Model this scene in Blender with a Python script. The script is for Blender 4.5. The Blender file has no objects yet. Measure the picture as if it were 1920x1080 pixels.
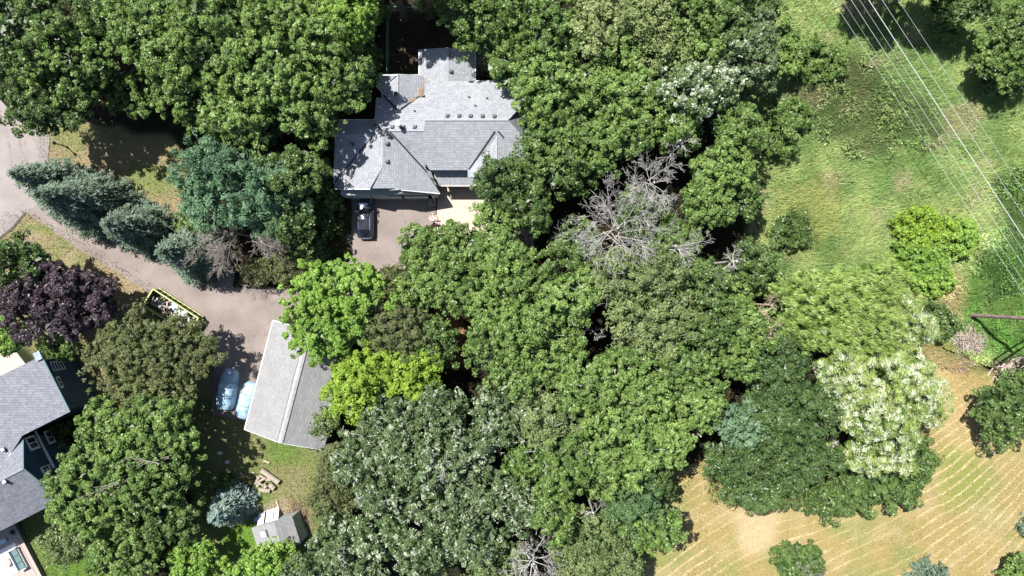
import bpy, math, time
import numpy as np
T0 = time.time()
sc = bpy.context.scene
C = sc.collection
R_ = math.radians

# ------------------------------------------------------------------ camera, sky, sun, exposure
HC = 78.0          # drone height, metres
FP = 1280.0        # focal length in photo pixels (1920 wide) = 24 mm on 36 mm
cam_d = bpy.data.cameras.new('camera'); cam = bpy.data.objects.new('camera', cam_d); C.objects.link(cam)
cam.location = (0, 0, HC); cam.rotation_euler = (0, 0, 0)
cam_d.lens = 24; cam_d.sensor_width = 36; cam_d.clip_start = 0.5; cam_d.clip_end = 3000
sc.camera = cam

SUN_EL = math.atan2(1.0, math.hypot(.39, .37))
w = bpy.data.worlds.new('World'); sc.world = w; w.use_nodes = True
nt = w.node_tree; bg = nt.nodes['Background']
sky = nt.nodes.new('ShaderNodeTexSky'); sky.sky_type = 'NISHITA'; sky.sun_disc = False
sky.sun_elevation = SUN_EL; sky.sun_rotation = math.atan2(-.39, .37)
nt.links.new(sky.outputs[0], bg.inputs[0]); bg.inputs[1].default_value = 0.072
sl = bpy.data.lights.new('sun', 'SUN'); sl.energy = 5.0; sl.angle = R_(.5); sl.color = (1, .955, .88)
so = bpy.data.objects.new('sun', sl); C.objects.link(so); so.location = (-40, 38, 100)
from mathutils import Vector, Matrix
so.rotation_euler = Vector((-.39, .37, 1)).to_track_quat('Z', 'Y').to_euler()
sc.view_settings.view_transform = 'Standard'; sc.view_settings.look = 'None'
sc.view_settings.gamma = 1; sc.view_settings.exposure = 0.85; sc.view_settings.use_curve_mapping = False
try:
    sc.cycles.max_bounces = 5; sc.cycles.diffuse_bounces = 2; sc.cycles.glossy_bounces = 2
    sc.cycles.transmission_bounces = 3; sc.cycles.transparent_max_bounces = 4
except Exception: pass

# ------------------------------------------------------------------ helpers
def P(px, py, z=0.0):
    return np.array([(px-960)/FP*(HC-z), -(py-540)/FP*(HC-z), z])

def plane3(a, b, c):
    n = np.cross(b-a, c-a); n = n/np.linalg.norm(n)
    if n[2] < 0: n = -n
    return n, float(n@a)

def onplane(px, py, pl):
    n, d = pl
    a = (px-960)/FP; b = -(py-540)/FP
    # point = ((HC-z)a, (HC-z)b, z)
    k = n[0]*a + n[1]*b
    z = (d - k*HC)/(n[2]-k)
    return P(px, py, z)

def plane_z(pl, x, y):
    n, d = pl
    return (d - n[0]*x - n[1]*y)/n[2]

BASE = {}
def root(name, loc, label, cat, group=None, rz=0.0):
    o = bpy.data.objects.new(name, None); C.objects.link(o)
    o.location = tuple(float(v) for v in loc); o.rotation_euler = (0, 0, rz); o.empty_display_size = .3
    BASE[o.name] = np.array(loc, float)
    o['label'] = label; o['category'] = cat
    if group: o['group'] = group
    return o

def tag(o, label, cat, group=None):
    o['label'] = label; o['category'] = cat
    if group: o['group'] = group
    return o

class MB:
    def __init__(s): s.v = []; s.f = []; s.mi = []; s.uv = None
    def add(s, vs, fs, mi=0):
        b = len(s.v); s.v.extend([tuple(map(float, p)) for p in vs])
        for f in fs: s.f.append([b+i for i in f]); s.mi.append(mi)
        return s
    def box(s, c, d, ax=None, mi=0, taper=1.0):
        """box centred at c, full size d, ax = rotation about z (radians) or a 3x3 matrix of columns"""
        c = np.array(c, float)
        if ax is None: M = np.eye(3)
        elif isinstance(ax, (int, float)):
            M = np.array([[math.cos(ax), -math.sin(ax), 0], [math.sin(ax), math.cos(ax), 0], [0, 0, 1]])
        else: M = np.array(ax)
        vs = []
        for z in (-.5, .5):
            t = taper if z > 0 else 1
            for x, y in ((-.5, -.5), (.5, -.5), (.5, .5), (-.5, .5)):
                vs.append(c + M @ np.array([x*d[0]*t, y*d[1]*t, z*d[2]]))
        return s.add(vs, [(3, 2, 1, 0), (4, 5, 6, 7), (0, 1, 5, 4), (1, 2, 6, 5), (2, 3, 7, 6), (3, 0, 4, 7)], mi)
    def prism(s, poly, z0, z1, mi=0):
        n = len(poly)
        a = sum(poly[i][0]*poly[(i+1) % n][1]-poly[(i+1) % n][0]*poly[i][1] for i in range(n))
        if a < 0: poly = poly[::-1]
        vs = [(p[0], p[1], z0) for p in poly]+[(p[0], p[1], z1) for p in poly]
        fs = [tuple(range(n))[::-1], tuple(range(n, 2*n))]+[(i, (i+1) % n, n+(i+1) % n, n+i) for i in range(n)]
        return s.add(vs, fs, mi)
    def slab(s, pts, th, mi_top=0, mi_side=1):
        """planar polygon pts (3d), thickened downwards"""
        pts = [np.array(p, float) for p in pts]; n = len(pts)
        a = sum(pts[i][0]*pts[(i+1) % n][1]-pts[(i+1) % n][0]*pts[i][1] for i in range(n))
        if a < 0: pts = pts[::-1]
        vs = pts+[p-np.array([0, 0, th]) for p in pts]
        s.add(vs, [tuple(range(n))], mi_top)
        b = len(s.v)-2*n
        for f in [tuple(range(n, 2*n))[::-1]]+[(i, n+i, n+(i+1) % n, (i+1) % n) for i in range(n)]:
            s.f.append([b+i for i in f]); s.mi.append(mi_side)
        return s
    def tube(s, pts, rad, n=6, mi=0, cap=True):
        pts = [np.array(p, float) for p in pts]
        if not hasattr(rad, '__len__'): rad = [rad]*len(pts)
        vs = []; m = len(pts); u = None
        for i in range(m):
            t = pts[min(i+1, m-1)]-pts[max(i-1, 0)]; t = t/(np.linalg.norm(t)+1e-9)
            if u is None:
                u = np.cross(t, (0, 0, 1) if abs(t[2]) < .9 else (1, 0, 0))
            u = u-t*(u@t); u = u/(np.linalg.norm(u)+1e-9); v = np.cross(t, u)
            for k in range(n):
                a = 2*math.pi*k/n
                vs.append(pts[i]+rad[i]*(math.cos(a)*u+math.sin(a)*v))
        fs = []
        for i in range(m-1):
            for k in range(n):
                k2 = (k+1) % n
                fs.append((i*n+k, i*n+k2, (i+1)*n+k2, (i+1)*n+k))
        if cap:
            fs.append(tuple(range(n))[::-1]); fs.append(tuple(range((m-1)*n, m*n)))
        return s.add(vs, fs, mi)
    def loft(s, rings, closed=True, cap=True, mi=0):
        """rings: equal-length lists of points"""
        n = len(rings[0]); vs = [p for r in rings for p in r]; fs = []
        for i in range(len(rings)-1):
            for k in range(n if closed else n-1):
                k2 = (k+1) % n
                fs.append((i*n+k, i*n+k2, (i+1)*n+k2, (i+1)*n+k))
        if cap: fs.append(tuple(range(n))[::-1]); fs.append(tuple(range((len(rings)-1)*n, len(rings)*n)))
        return s.add(vs, fs, mi)
    def build(s, name, mats, parent=None, kind=None, label=None, smooth=False, local=False, uvplane=False, bevel=0):
        if not isinstance(mats, (list, tuple)): mats = [mats]
        off = np.zeros(3)
        if parent is not None and not local:
            off = BASE[parent.name]
        me = bpy.data.meshes.new(name)
        V = np.array(s.v)-off
        me.from_pydata(V.tolist(), [], s.f)
        for m in mats: me.materials.append(m)
        if len(mats) > 1: me.polygons.foreach_set('material_index', [min(i, len(mats)-1) for i in s.mi])
        if smooth: me.polygons.foreach_set('use_smooth', [True]*len(me.polygons))
        if uvplane:
            ul = me.uv_layers.new(name='uv')
            for p in me.polygons:
                nn = p.normal
                if abs(nn.z) > .99: ud = Vector((1, 0, 0)); vd = Vector((0, 1, 0))
                else:
                    ud = Vector((-nn.y, nn.x, 0)).normalized(); vd = nn.cross(ud)
                for li in p.loop_indices:
                    co = me.vertices[me.loops[li].vertex_index].co
                    ul.data[li].uv = (co.dot(ud), co.dot(vd))
        me.update()
        o = bpy.data.objects.new(name, me); C.objects.link(o)
        BASE[o.name] = off.copy()
        if parent is not None: o.parent = parent
        if kind: o['kind'] = kind
        if label: o['label'] = label
        if bevel:
            b = o.modifiers.new('bevel', 'BEVEL'); b.width = bevel; b.segments = 2; b.limit_method = 'ANGLE'
        return o

def sub_parent(o, child):
    """child of a part: both meshes are already relative to the thing's base"""
    child.parent = o

# ------------------------------------------------------------------ materials
MATS = {}
def mat(name, col, rough=.8, spec=.3, metal=0.0, noise=.15, scale=3.0, bump=0.0, col2=None, bscale=None, coat=0.0, detail=6):
    if name in MATS: return MATS[name]
    m = bpy.data.materials.new(name); m.use_nodes = True; MATS[name] = m
    n = m.node_tree; b = n.nodes['Principled BSDF']; L = n.links
    b.inputs['Roughness'].default_value = rough; b.inputs['Specular IOR Level'].default_value = spec
    b.inputs['Metallic'].default_value = metal; b.inputs['Coat Weight'].default_value = coat
    tc = n.nodes.new('ShaderNodeTexCoord')
    nz = n.nodes.new('ShaderNodeTexNoise'); nz.inputs['Scale'].default_value = scale; nz.inputs['Detail'].default_value = detail
    L.new(tc.outputs['Object'], nz.inputs['Vector'])
    r = n.nodes.new('ShaderNodeValToRGB'); L.new(nz.outputs['Fac'], r.inputs['Fac'])
    c2 = col2 if col2 else tuple(min(1, c*(1+noise*2)) for c in col)
    r.color_ramp.elements[0].position = .3; r.color_ramp.elements[1].position = .7
    r.color_ramp.elements[0].color = (*[c*(1-noise) for c in col], 1); r.color_ramp.elements[1].color = (*c2, 1)
    L.new(r.outputs['Color'], b.inputs['Base Color'])
    if bump:
        bz = n.nodes.new('ShaderNodeTexNoise'); bz.inputs['Scale'].default_value = bscale or scale*6
        L.new(tc.outputs['Object'], bz.inputs['Vector'])
        bp = n.nodes.new('ShaderNodeBump'); bp.inputs['Strength'].default_value = bump; bp.inputs['Distance'].default_value = .05
        L.new(bz.outputs['Fac'], bp.inputs['Height']); L.new(bp.outputs['Normal'], b.inputs['Normal'])
    return m

def shingle_mat(name, c1, c2, mortar, row=.19, width=.9, blotch=.12, rough=.75):
    m = bpy.data.materials.new(name); m.use_nodes = True
    n = m.node_tree; b = n.nodes['Principled BSDF']; L = n.links
    b.inputs['Roughness'].default_value = rough; b.inputs['Specular IOR Level'].default_value = .25
    uv = n.nodes.new('ShaderNodeUVMap'); uv.uv_map = 'uv'
    br = n.nodes.new('ShaderNodeTexBrick'); L.new(uv.outputs[0], br.inputs['Vector'])
    br.inputs['Color1'].default_value = (*c1, 1); br.inputs['Color2'].default_value = (*c2, 1)
    br.inputs['Mortar'].default_value = (*mortar, 1)
    br.inputs['Scale'].default_value = 1; br.inputs['Brick Width'].default_value = width*.35; br.inputs['Row Height'].default_value = row
    br.inputs['Mortar Size'].default_value = .014; br.inputs['Mortar Smooth'].default_value = .3; br.inputs['Bias'].default_value = 0
    tc = n.nodes.new('ShaderNodeTexCoord')
    nz = n.nodes.new('ShaderNodeTexNoise'); nz.inputs['Scale'].default_value = .6; nz.inputs['Detail'].default_value = 8
    L.new(tc.outputs['Object'], nz.inputs['Vector'])
    n2 = n.nodes.new('ShaderNodeTexNoise'); n2.inputs['Scale'].default_value = 5; n2.inputs['Detail'].default_value = 5
    L.new(tc.outputs['Object'], n2.inputs['Vector'])
    ad = n.nodes.new('ShaderNodeMath'); ad.operation = 'ADD'; L.new(nz.outputs['Fac'], ad.inputs[0]); L.new(n2.outputs['Fac'], ad.inputs[1])
    mr = n.nodes.new('ShaderNodeMapRange'); mr.inputs['From Min'].default_value = .6; mr.inputs['From Max'].default_value = 1.4
    mr.inputs['To Min'].default_value = 1-blotch; mr.inputs['To Max'].default_value = 1+blotch
    L.new(ad.outputs[0], mr.inputs['Value'])
    mx = n.nodes.new('ShaderNodeVectorMath'); mx.operation = 'MULTIPLY'
    L.new(br.outputs['Color'], mx.inputs[0]); L.new(mr.outputs[0], mx.inputs[1]); L.new(mx.outputs[0], b.inputs['Base Color'])
    bp = n.nodes.new('ShaderNodeBump'); bp.inputs['Strength'].default_value = .35; bp.inputs['Distance'].default_value = .03; bp.invert = True
    L.new(br.outputs['Fac'], bp.inputs['Height']); L.new(bp.outputs['Normal'], b.inputs['Normal'])
    return m

def leaf_mat(name, ca, cb, back=None, rough=.45, trans=.14, spec=.5):
    m = bpy.data.materials.new(name); m.use_nodes = True
    n = m.node_tree; b = n.nodes['Principled BSDF']; L = n.links; out = n.nodes['Material Output']
    b.inputs['Roughness'].default_value = rough; b.inputs['Specular IOR Level'].default_value = spec
    at = n.nodes.new('ShaderNodeAttribute'); at.attribute_name = 'tint'
    r = n.nodes.new('ShaderNodeValToRGB'); L.new(at.outputs['Fac'], r.inputs['Fac'])
    r.color_ramp.elements[0].color = (*ca, 1); r.color_ramp.elements[1].color = (*cb, 1)
    col = r.outputs['Color']
    if back:
        g = n.nodes.new('ShaderNodeNewGeometry'); mx = n.nodes.new('ShaderNodeMix'); mx.data_type = 'RGBA'
        L.new(g.outputs['Backfacing'], mx.inputs[0]); L.new(col, mx.inputs[6]); mx.inputs[7].default_value = (*back, 1)
        col = mx.outputs[2]
    L.new(col, b.inputs['Base Color'])
    tr = n.nodes.new('ShaderNodeBsdfTranslucent')
    br = n.nodes.new('ShaderNodeVectorMath'); br.operation = 'MULTIPLY'; br.inputs[1].default_value = (1.2, 1.4, .6)
    L.new(col, br.inputs[0]); L.new(br.outputs[0], tr.inputs['Color'])
    ms = n.nodes.new('ShaderNodeMixShader'); ms.inputs[0].default_value = trans
    L.new(b.outputs[0], ms.inputs[1]); L.new(tr.outputs[0], ms.inputs[2]); L.new(ms.outputs[0], out.inputs['Surface'])
    return m

def attr_mat(name, rough=.9, attr='Col', nscale=9, namp=.35, bump=.5, trans=0.0):
    m = bpy.data.materials.new(name); m.use_nodes = True
    n = m.node_tree; b = n.nodes['Principled BSDF']; L = n.links
    b.inputs['Roughness'].default_value = rough; b.inputs['Specular IOR Level'].default_value = .15
    at = n.nodes.new('ShaderNodeAttribute'); at.attribute_name = attr
    tc = n.nodes.new('ShaderNodeTexCoord')
    nz = n.nodes.new('ShaderNodeTexNoise'); nz.inputs['Scale'].default_value = nscale; nz.inputs['Detail'].default_value = 5
    L.new(tc.outputs['Object'], nz.inputs['Vector'])
    mr = n.nodes.new('ShaderNodeMapRange'); mr.inputs['From Min'].default_value = .3; mr.inputs['From Max'].default_value = .7
    mr.inputs['To Min'].default_value = 1-namp; mr.inputs['To Max'].default_value = 1+namp
    L.new(nz.outputs['Fac'], mr.inputs['Value'])
    mx = n.nodes.new('ShaderNodeVectorMath'); mx.operation = 'MULTIPLY'
    L.new(at.outputs['Color'], mx.inputs[0]); L.new(mr.outputs[0], mx.inputs[1]); L.new(mx.outputs[0], b.inputs['Base Color'])
    if bump:
        bp = n.nodes.new('ShaderNodeBump'); bp.inputs['Strength'].default_value = bump; bp.inputs['Distance'].default_value = .08
        L.new(nz.outputs['Fac'], bp.inputs['Height']); L.new(bp.outputs['Normal'], b.inputs['Normal'])
    return m

# value noise on arrays
class VN:
    def __init__(s, seed): s.g = np.random.default_rng(seed).random((256, 256))
    def one(s, x, y):
        xi = np.floor(x).astype(int); yi = np.floor(y).astype(int); fx = x-xi; fy = y-yi
        fx = fx*fx*(3-2*fx); fy = fy*fy*(3-2*fy); g = s.g
        a = g[xi & 255, yi & 255]; b = g[(xi+1) & 255, yi & 255]; c = g[xi & 255, (yi+1) & 255]; d = g[(xi+1) & 255, (yi+1) & 255]
        return (a*(1-fx)+b*fx)*(1-fy)+(c*(1-fx)+d*fx)*fy
    def __call__(s, x, y, sc_=1.0, oct_=4):
        t = 0; a = 1; n = 0
        for i in range(oct_):
            t = t+a*s.one(x/sc_*2**i+17.3*i, y/sc_*2**i+9.1*i); n += a; a *= .55
        return t/n
def inpoly(X, Y, poly):
    c = np.zeros(X.shape, bool); n = len(poly)
    for i in range(n):
        x1, y1 = poly[i]; x2, y2 = poly[(i+1) % n]
        if y1 == y2: continue
        c ^= ((y1 > Y) != (y2 > Y)) & (X < (x2-x1)*(Y-y1)/(y2-y1)+x1)
    return c

# ------------------------------------------------------------------ ground
N1, N2, N3 = VN(1), VN(2), VN(3)
GX0, GX1, GY0, GY1, GS = -69.0, 69.0, -42.0, 42.0, .30
gx = np.arange(GX0, GX1+.01, GS); gy = np.arange(GY0, GY1+.01, GS)
XX, YY = np.meshgrid(gx, gy)                 # rows = y
PX = XX*FP/HC+960; PY = 540-YY*FP/HC         # the same places in photo pixels at ground level
jx = (N1(XX, YY, 1.6, 4)-.5)*22; jy = (N2(XX, YY, 1.6, 4)-.5)*22
def mask(poly, blur=2, jit=1.0):
    m = inpoly(PX+jx*jit, PY+jy*jit, poly).astype(float)
    for _ in range(blur):
        p = np.pad(m, 1, mode='edge')
        m = (p[1:-1, 1:-1]*2+p[:-2, 1:-1]+p[2:, 1:-1]+p[1:-1, :-2]+p[1:-1, 2:])/6
    return m[..., None]
def mixc(col, m, c): return col*(1-m)+np.array(c)*m
def ramp(n, lo, hi): return np.clip((n-lo)/(hi-lo), 0, 1)[..., None]
tan = np.array([.225, .185, .105]); tan2 = np.array([.270, .215, .140]); grn = np.array([.085, .115, .034]); grn2 = np.array([.06, .105, .02])
nA = N1(XX+50, YY, 6, 5); nB = N2(XX, YY+70, 2.2, 4); nC = N3(XX, YY, .9, 3)
forest = mixc(np.ones(XX.shape+(3,))*np.array([.017, .015, .009]), ramp(nB, .45, .62), (.030, .022, .013))  # floor darker than real soil, canopy shade put into its colour
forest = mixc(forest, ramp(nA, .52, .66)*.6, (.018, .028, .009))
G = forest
lawnc = mixc(np.ones_like(G)*tan, ramp(nA, .46, .66)*.7, grn*1.2+tan*.25)
lawnc = mixc(lawnc, ramp(nB, .52, .70)*.6, tan2)
lawn_polys = [
    [(60, 200), (260, 250), (330, 260), (350, 330), (345, 415), (300, 430), (200, 390), (85, 320)],
    [(0, 420), (45, 395), (160, 460), (275, 535), (350, 590), (400, 650), (410, 780), (350, 800), (300, 740), (160, 780), (110, 700), (40, 650), (0, 640)],
]
for p in lawn_polys: G = mixc(G, mask(p), 0)+lawnc*mask(p)
gl = mixc(np.ones_like(G)*(grn*1.35), ramp(nA, .44, .62)*.5, tan*1.0); gl = mixc(gl, ramp(nB, .5, .7)*.5, grn2*1.6)
for p in ([(370, 740), (470, 760), (640, 850), (620, 1000), (590, 1120), (370, 1120), (350, 900)], [(40, 930), (130, 900), (230, 930), (240, 1120), (30, 1120)]):
    G = mixc(G, mask(p), 0)+gl*mask(p)
# vivid patches and worn places
G = mixc(G, mask([(235, 300), (325, 315), (340, 350), (300, 375), (235, 350)], 8)*.75, grn*1.55)
G = mixc(G, mask([(30, 415), (85, 425), (110, 445), (40, 430)], 3), grn*1.5)
G = mixc(G, mask([(430, 975), (500, 985), (505, 1040), (440, 1050), (410, 1010)], 5)*.9, (.10, .19, .025))
G = mixc(G, mask([(110, 1040), (200, 1020), (200, 1090), (60, 1090)], 5)*.8, (.075, .15, .02))
G = mixc(G, mask([(505, 870), (580, 880), (590, 960), (540, 970), (500, 920)], 5)*.5, (.24, .185, .11))
G = mixc(G, mask([(485, 945), (540, 935), (545, 985), (490, 985)], 3)*.8, (.28, .22, .16))
G = mixc(G, mask([(445, 880), (470, 890), (475, 930), (450, 940)], 3)*.7, (.20, .15, .085))
G = mixc(G, mask([(540, 930), (590, 960), (580, 1020), (550, 1010)], 3)*.6, (.19, .14, .09))
G = mixc(G, mask([(715, 10), (905, 10), (905, 155), (715, 155)], 2)*.8, (.062, .050, .030))
G = mixc(G, (0*mask([(0,0),(1,0),(1,1)], 0)), (.05, .08, .02))
G = mixc(G, mask([(815, 575), (865, 575), (870, 690), (840, 680)], 2), (.26, .15, .075))
G = mixc(G, mask([(580, 375), (660, 375), (650, 480), (600, 520), (560, 470)], 3)*.8, (.085, .085, .03))
# meadow
md = mixc(np.ones_like(G)*np.array([.150, .235, .072]), ramp(nA, .42, .6)*.9, (.270, .335, .120))
md = mixc(md, ramp(nB, .46, .66)*.55, (.085, .155, .042)); md = mixc(md, ramp(N3(XX, YY, 4, 4), .60, .70)*.6, (.30, .26, .15))
mp = mask([(1405, -60), (2020, -60), (2020, 650), (1780, 700), (1640, 660), (1440, 560), (1400, 400), (1390, 200)], 4, 1.5)
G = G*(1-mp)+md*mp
G = mixc(G, mask([(1455, 190), (1540, 170), (1560, 195), (1500, 225)], 4, 1.5)*.9, (.38, .31, .20))
G = mixc(G, mask([(1450, 360), (1560, 350), (1570, 440), (1480, 480), (1440, 430)], 6, 2)*.7, (.25, .27, .085))
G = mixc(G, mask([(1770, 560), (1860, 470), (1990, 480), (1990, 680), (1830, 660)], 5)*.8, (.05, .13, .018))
G = mixc(G, mask([(1750, 520), (1790, 510), (1800, 600), (1765, 610)], 4)*.8, (.28, .22, .11))
G = mixc(G, mask([(1650, 640), (1770, 640), (1840, 700), (1760, 720)], 4)*.8, (.15, .15, .04))
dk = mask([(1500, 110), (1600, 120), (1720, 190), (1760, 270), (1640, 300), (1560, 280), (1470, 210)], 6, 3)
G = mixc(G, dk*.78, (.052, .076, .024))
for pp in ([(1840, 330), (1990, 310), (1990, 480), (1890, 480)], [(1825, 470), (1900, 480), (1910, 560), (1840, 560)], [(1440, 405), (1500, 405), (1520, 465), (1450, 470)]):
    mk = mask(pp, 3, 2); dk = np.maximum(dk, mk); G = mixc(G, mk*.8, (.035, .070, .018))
# hay field
hay_poly = [(1150, 1200), (1215, 1010), (1255, 880), (1330, 860), (1480, 940), (1590, 880), (1700, 840), (1720, 700), (1700, 640), (1800, 685), (1850, 700), (1990, 760), (2010, 1200)]
hm = mask(hay_poly, 3)
hc = mixc(np.ones_like(G)*np.array([.265, .212, .088]), ramp(nA, .44, .60)*.8, (.185, .200, .070)); hc = mixc(hc, ramp(nB, .5, .66)*.5, (.33, .27, .15))
G = G*(1-hm)+hc*hm
G = mixc(G, mask([(1370, 950), (1460, 960), (1440, 1040), (1390, 1040)], 8)*.7, (.45, .34, .22))
G = mixc(G, mask([(1735, 690), (1790, 690), (1850, 830), (1800, 860), (1750, 790)], 6)*.6, (.36, .27, .13))
G = mixc(G, mask([(1760, 840), (1840, 850), (1850, 930), (1760, 960)], 10, 2)*.6, (.19, .21, .05))
def ground_col(x, y):
    i = np.clip(((y-GY0)/GS).astype(int), 0, G.shape[0]-1); j = np.clip(((x-GX0)/GS).astype(int), 0, G.shape[1]-1)
    return G[i, j]
def mask_at(M, x, y):
    i = np.clip(((y-GY0)/GS).astype(int), 0, M.shape[0]-1); j = np.clip(((x-GX0)/GS).astype(int), 0, M.shape[1]-1)
    return M[i, j, 0]
q = PX
row = PY+.40*q+np.where(q > 1660, .55*(q-1660)**2/460, 0)-np.where(q < 1500, .0006*(q-1500)**2, 0)+(N3(XX, YY, 12, 2)-.5)*34+(N1(XX+9, YY, 2.6, 3)-.5)*7
ny, nx = XX.shape
gz = (N1(XX, YY, 5, 3)-.5)*.10*(1-mask([(-100, 150), (1000, 150), (1000, 1200), (-100, 1200)], 12, 0)[..., 0])
me = bpy.data.meshes.new('ground')
me.vertices.add(nx*ny); me.vertices.foreach_set('co', np.stack([XX, YY, gz-.004], -1).astype(np.float32).ravel())
ii = (np.arange(ny-1)[:, None]*nx+np.arange(nx-1)[None, :]).ravel()
qd = np.stack([ii, ii+1, ii+1+nx, ii+nx], -1).astype(np.int32)
me.loops.add(qd.size); me.loops.foreach_set('vertex_index', qd.ravel())
me.polygons.add(len(qd)); me.polygons.foreach_set('loop_start', np.arange(0, qd.size, 4, dtype=np.int32))
me.update(calc_edges=True)
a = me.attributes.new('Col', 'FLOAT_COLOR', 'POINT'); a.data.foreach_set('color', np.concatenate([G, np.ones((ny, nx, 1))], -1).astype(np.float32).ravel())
a = me.attributes.new('row', 'FLOAT', 'POINT'); a.data.foreach_set('value', (row/21.0).astype(np.float32).ravel())
a = me.attributes.new('hay', 'FLOAT', 'POINT'); a.data.foreach_set('value', hm.astype(np.float32).ravel())
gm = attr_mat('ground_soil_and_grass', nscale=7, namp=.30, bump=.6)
# mown rows in the hay: pale dry strips that follow the mower
n_ = gm.node_tree; L_ = n_.links; nb_ = n_.nodes
bs = nb_['Principled BSDF']; src = bs.inputs['Base Color'].links[0].from_socket
ar = nb_.new('ShaderNodeAttribute'); ar.attribute_name = 'row'; ah = nb_.new('ShaderNodeAttribute'); ah.attribute_name = 'hay'
tc_ = nb_.new('ShaderNodeTexCoord'); nz_ = nb_.new('ShaderNodeTexNoise'); nz_.inputs['Scale'].default_value = 1.1; nz_.inputs['Detail'].default_value = 6
L_.new(tc_.outputs['Object'], nz_.inputs['Vector'])
def mth(op, a_, b_=None, c_=None):
    m_ = nb_.new('ShaderNodeMath'); m_.operation = op
    for i_, v_ in enumerate((a_, b_, c_)):
        if v_ is None: continue
        if isinstance(v_, (int, float)): m_.inputs[i_].default_value = v_
        else: L_.new(v_, m_.inputs[i_])
    return m_.outputs[0]
ph = mth('MULTIPLY_ADD', nz_.outputs['Fac'], .10, ar.outputs['Fac'])
fr = mth('FRACT', ph); tri = mth('ABSOLUTE', mth('SUBTRACT', fr, .5))
mr_ = nb_.new('ShaderNodeMapRange'); L_.new(tri, mr_.inputs['Value']); mr_.inputs['From Min'].default_value = .16; mr_.inputs['From Max'].default_value = .03
n3_ = nb_.new('ShaderNodeTexNoise'); n3_.inputs['Scale'].default_value = .35; n3_.inputs['Detail'].default_value = 4; L_.new(tc_.outputs['Object'], n3_.inputs['Vector'])
mr2 = nb_.new('ShaderNodeMapRange'); L_.new(n3_.outputs['Fac'], mr2.inputs['Value']); mr2.inputs['From Min'].default_value = .38; mr2.inputs['From Max'].default_value = .58
fac = mth('MULTIPLY', mth('MULTIPLY', mr_.outputs[0], ah.outputs['Fac']), mth('MULTIPLY', mr2.outputs[0], .40))
mx_ = nb_.new('ShaderNodeMix'); mx_.data_type = 'RGBA'; L_.new(fac, mx_.inputs[0]); L_.new(src, mx_.inputs[6]); mx_.inputs[7].default_value = (.50, .39, .22, 1)
L_.new(mx_.outputs[2], bs.inputs['Base Color'])
me.materials.append(gm)
go = bpy.data.objects.new('ground', me); C.objects.link(go); go['kind'] = 'structure'
# land beyond the detailed sheet
b = MB(); S = 900
b.add([(-S, -S, -.02), (S, -S, -.02), (S, GY0, -.02), (-S, GY0, -.02)], [(0, 1, 2, 3)])
b.add([(-S, GY1, -.02), (S, GY1, -.02), (S, S, -.02), (-S, S, -.02)], [(0, 1, 2, 3)])
b.add([(-S, GY0, -.02), (GX0, GY0, -.02), (GX0, GY1, -.02), (-S, GY1, -.02)], [(0, 1, 2, 3)])
b.add([(GX1, GY0, -.02), (S, GY0, -.02), (S, GY1, -.02), (GX1, GY1, -.02)], [(0, 1, 2, 3)])
b.build('terrain', mat('far_grassland', (.07, .10, .03), noise=.4, scale=.08, col2=(.17, .16, .06)), kind='structure')

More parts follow.
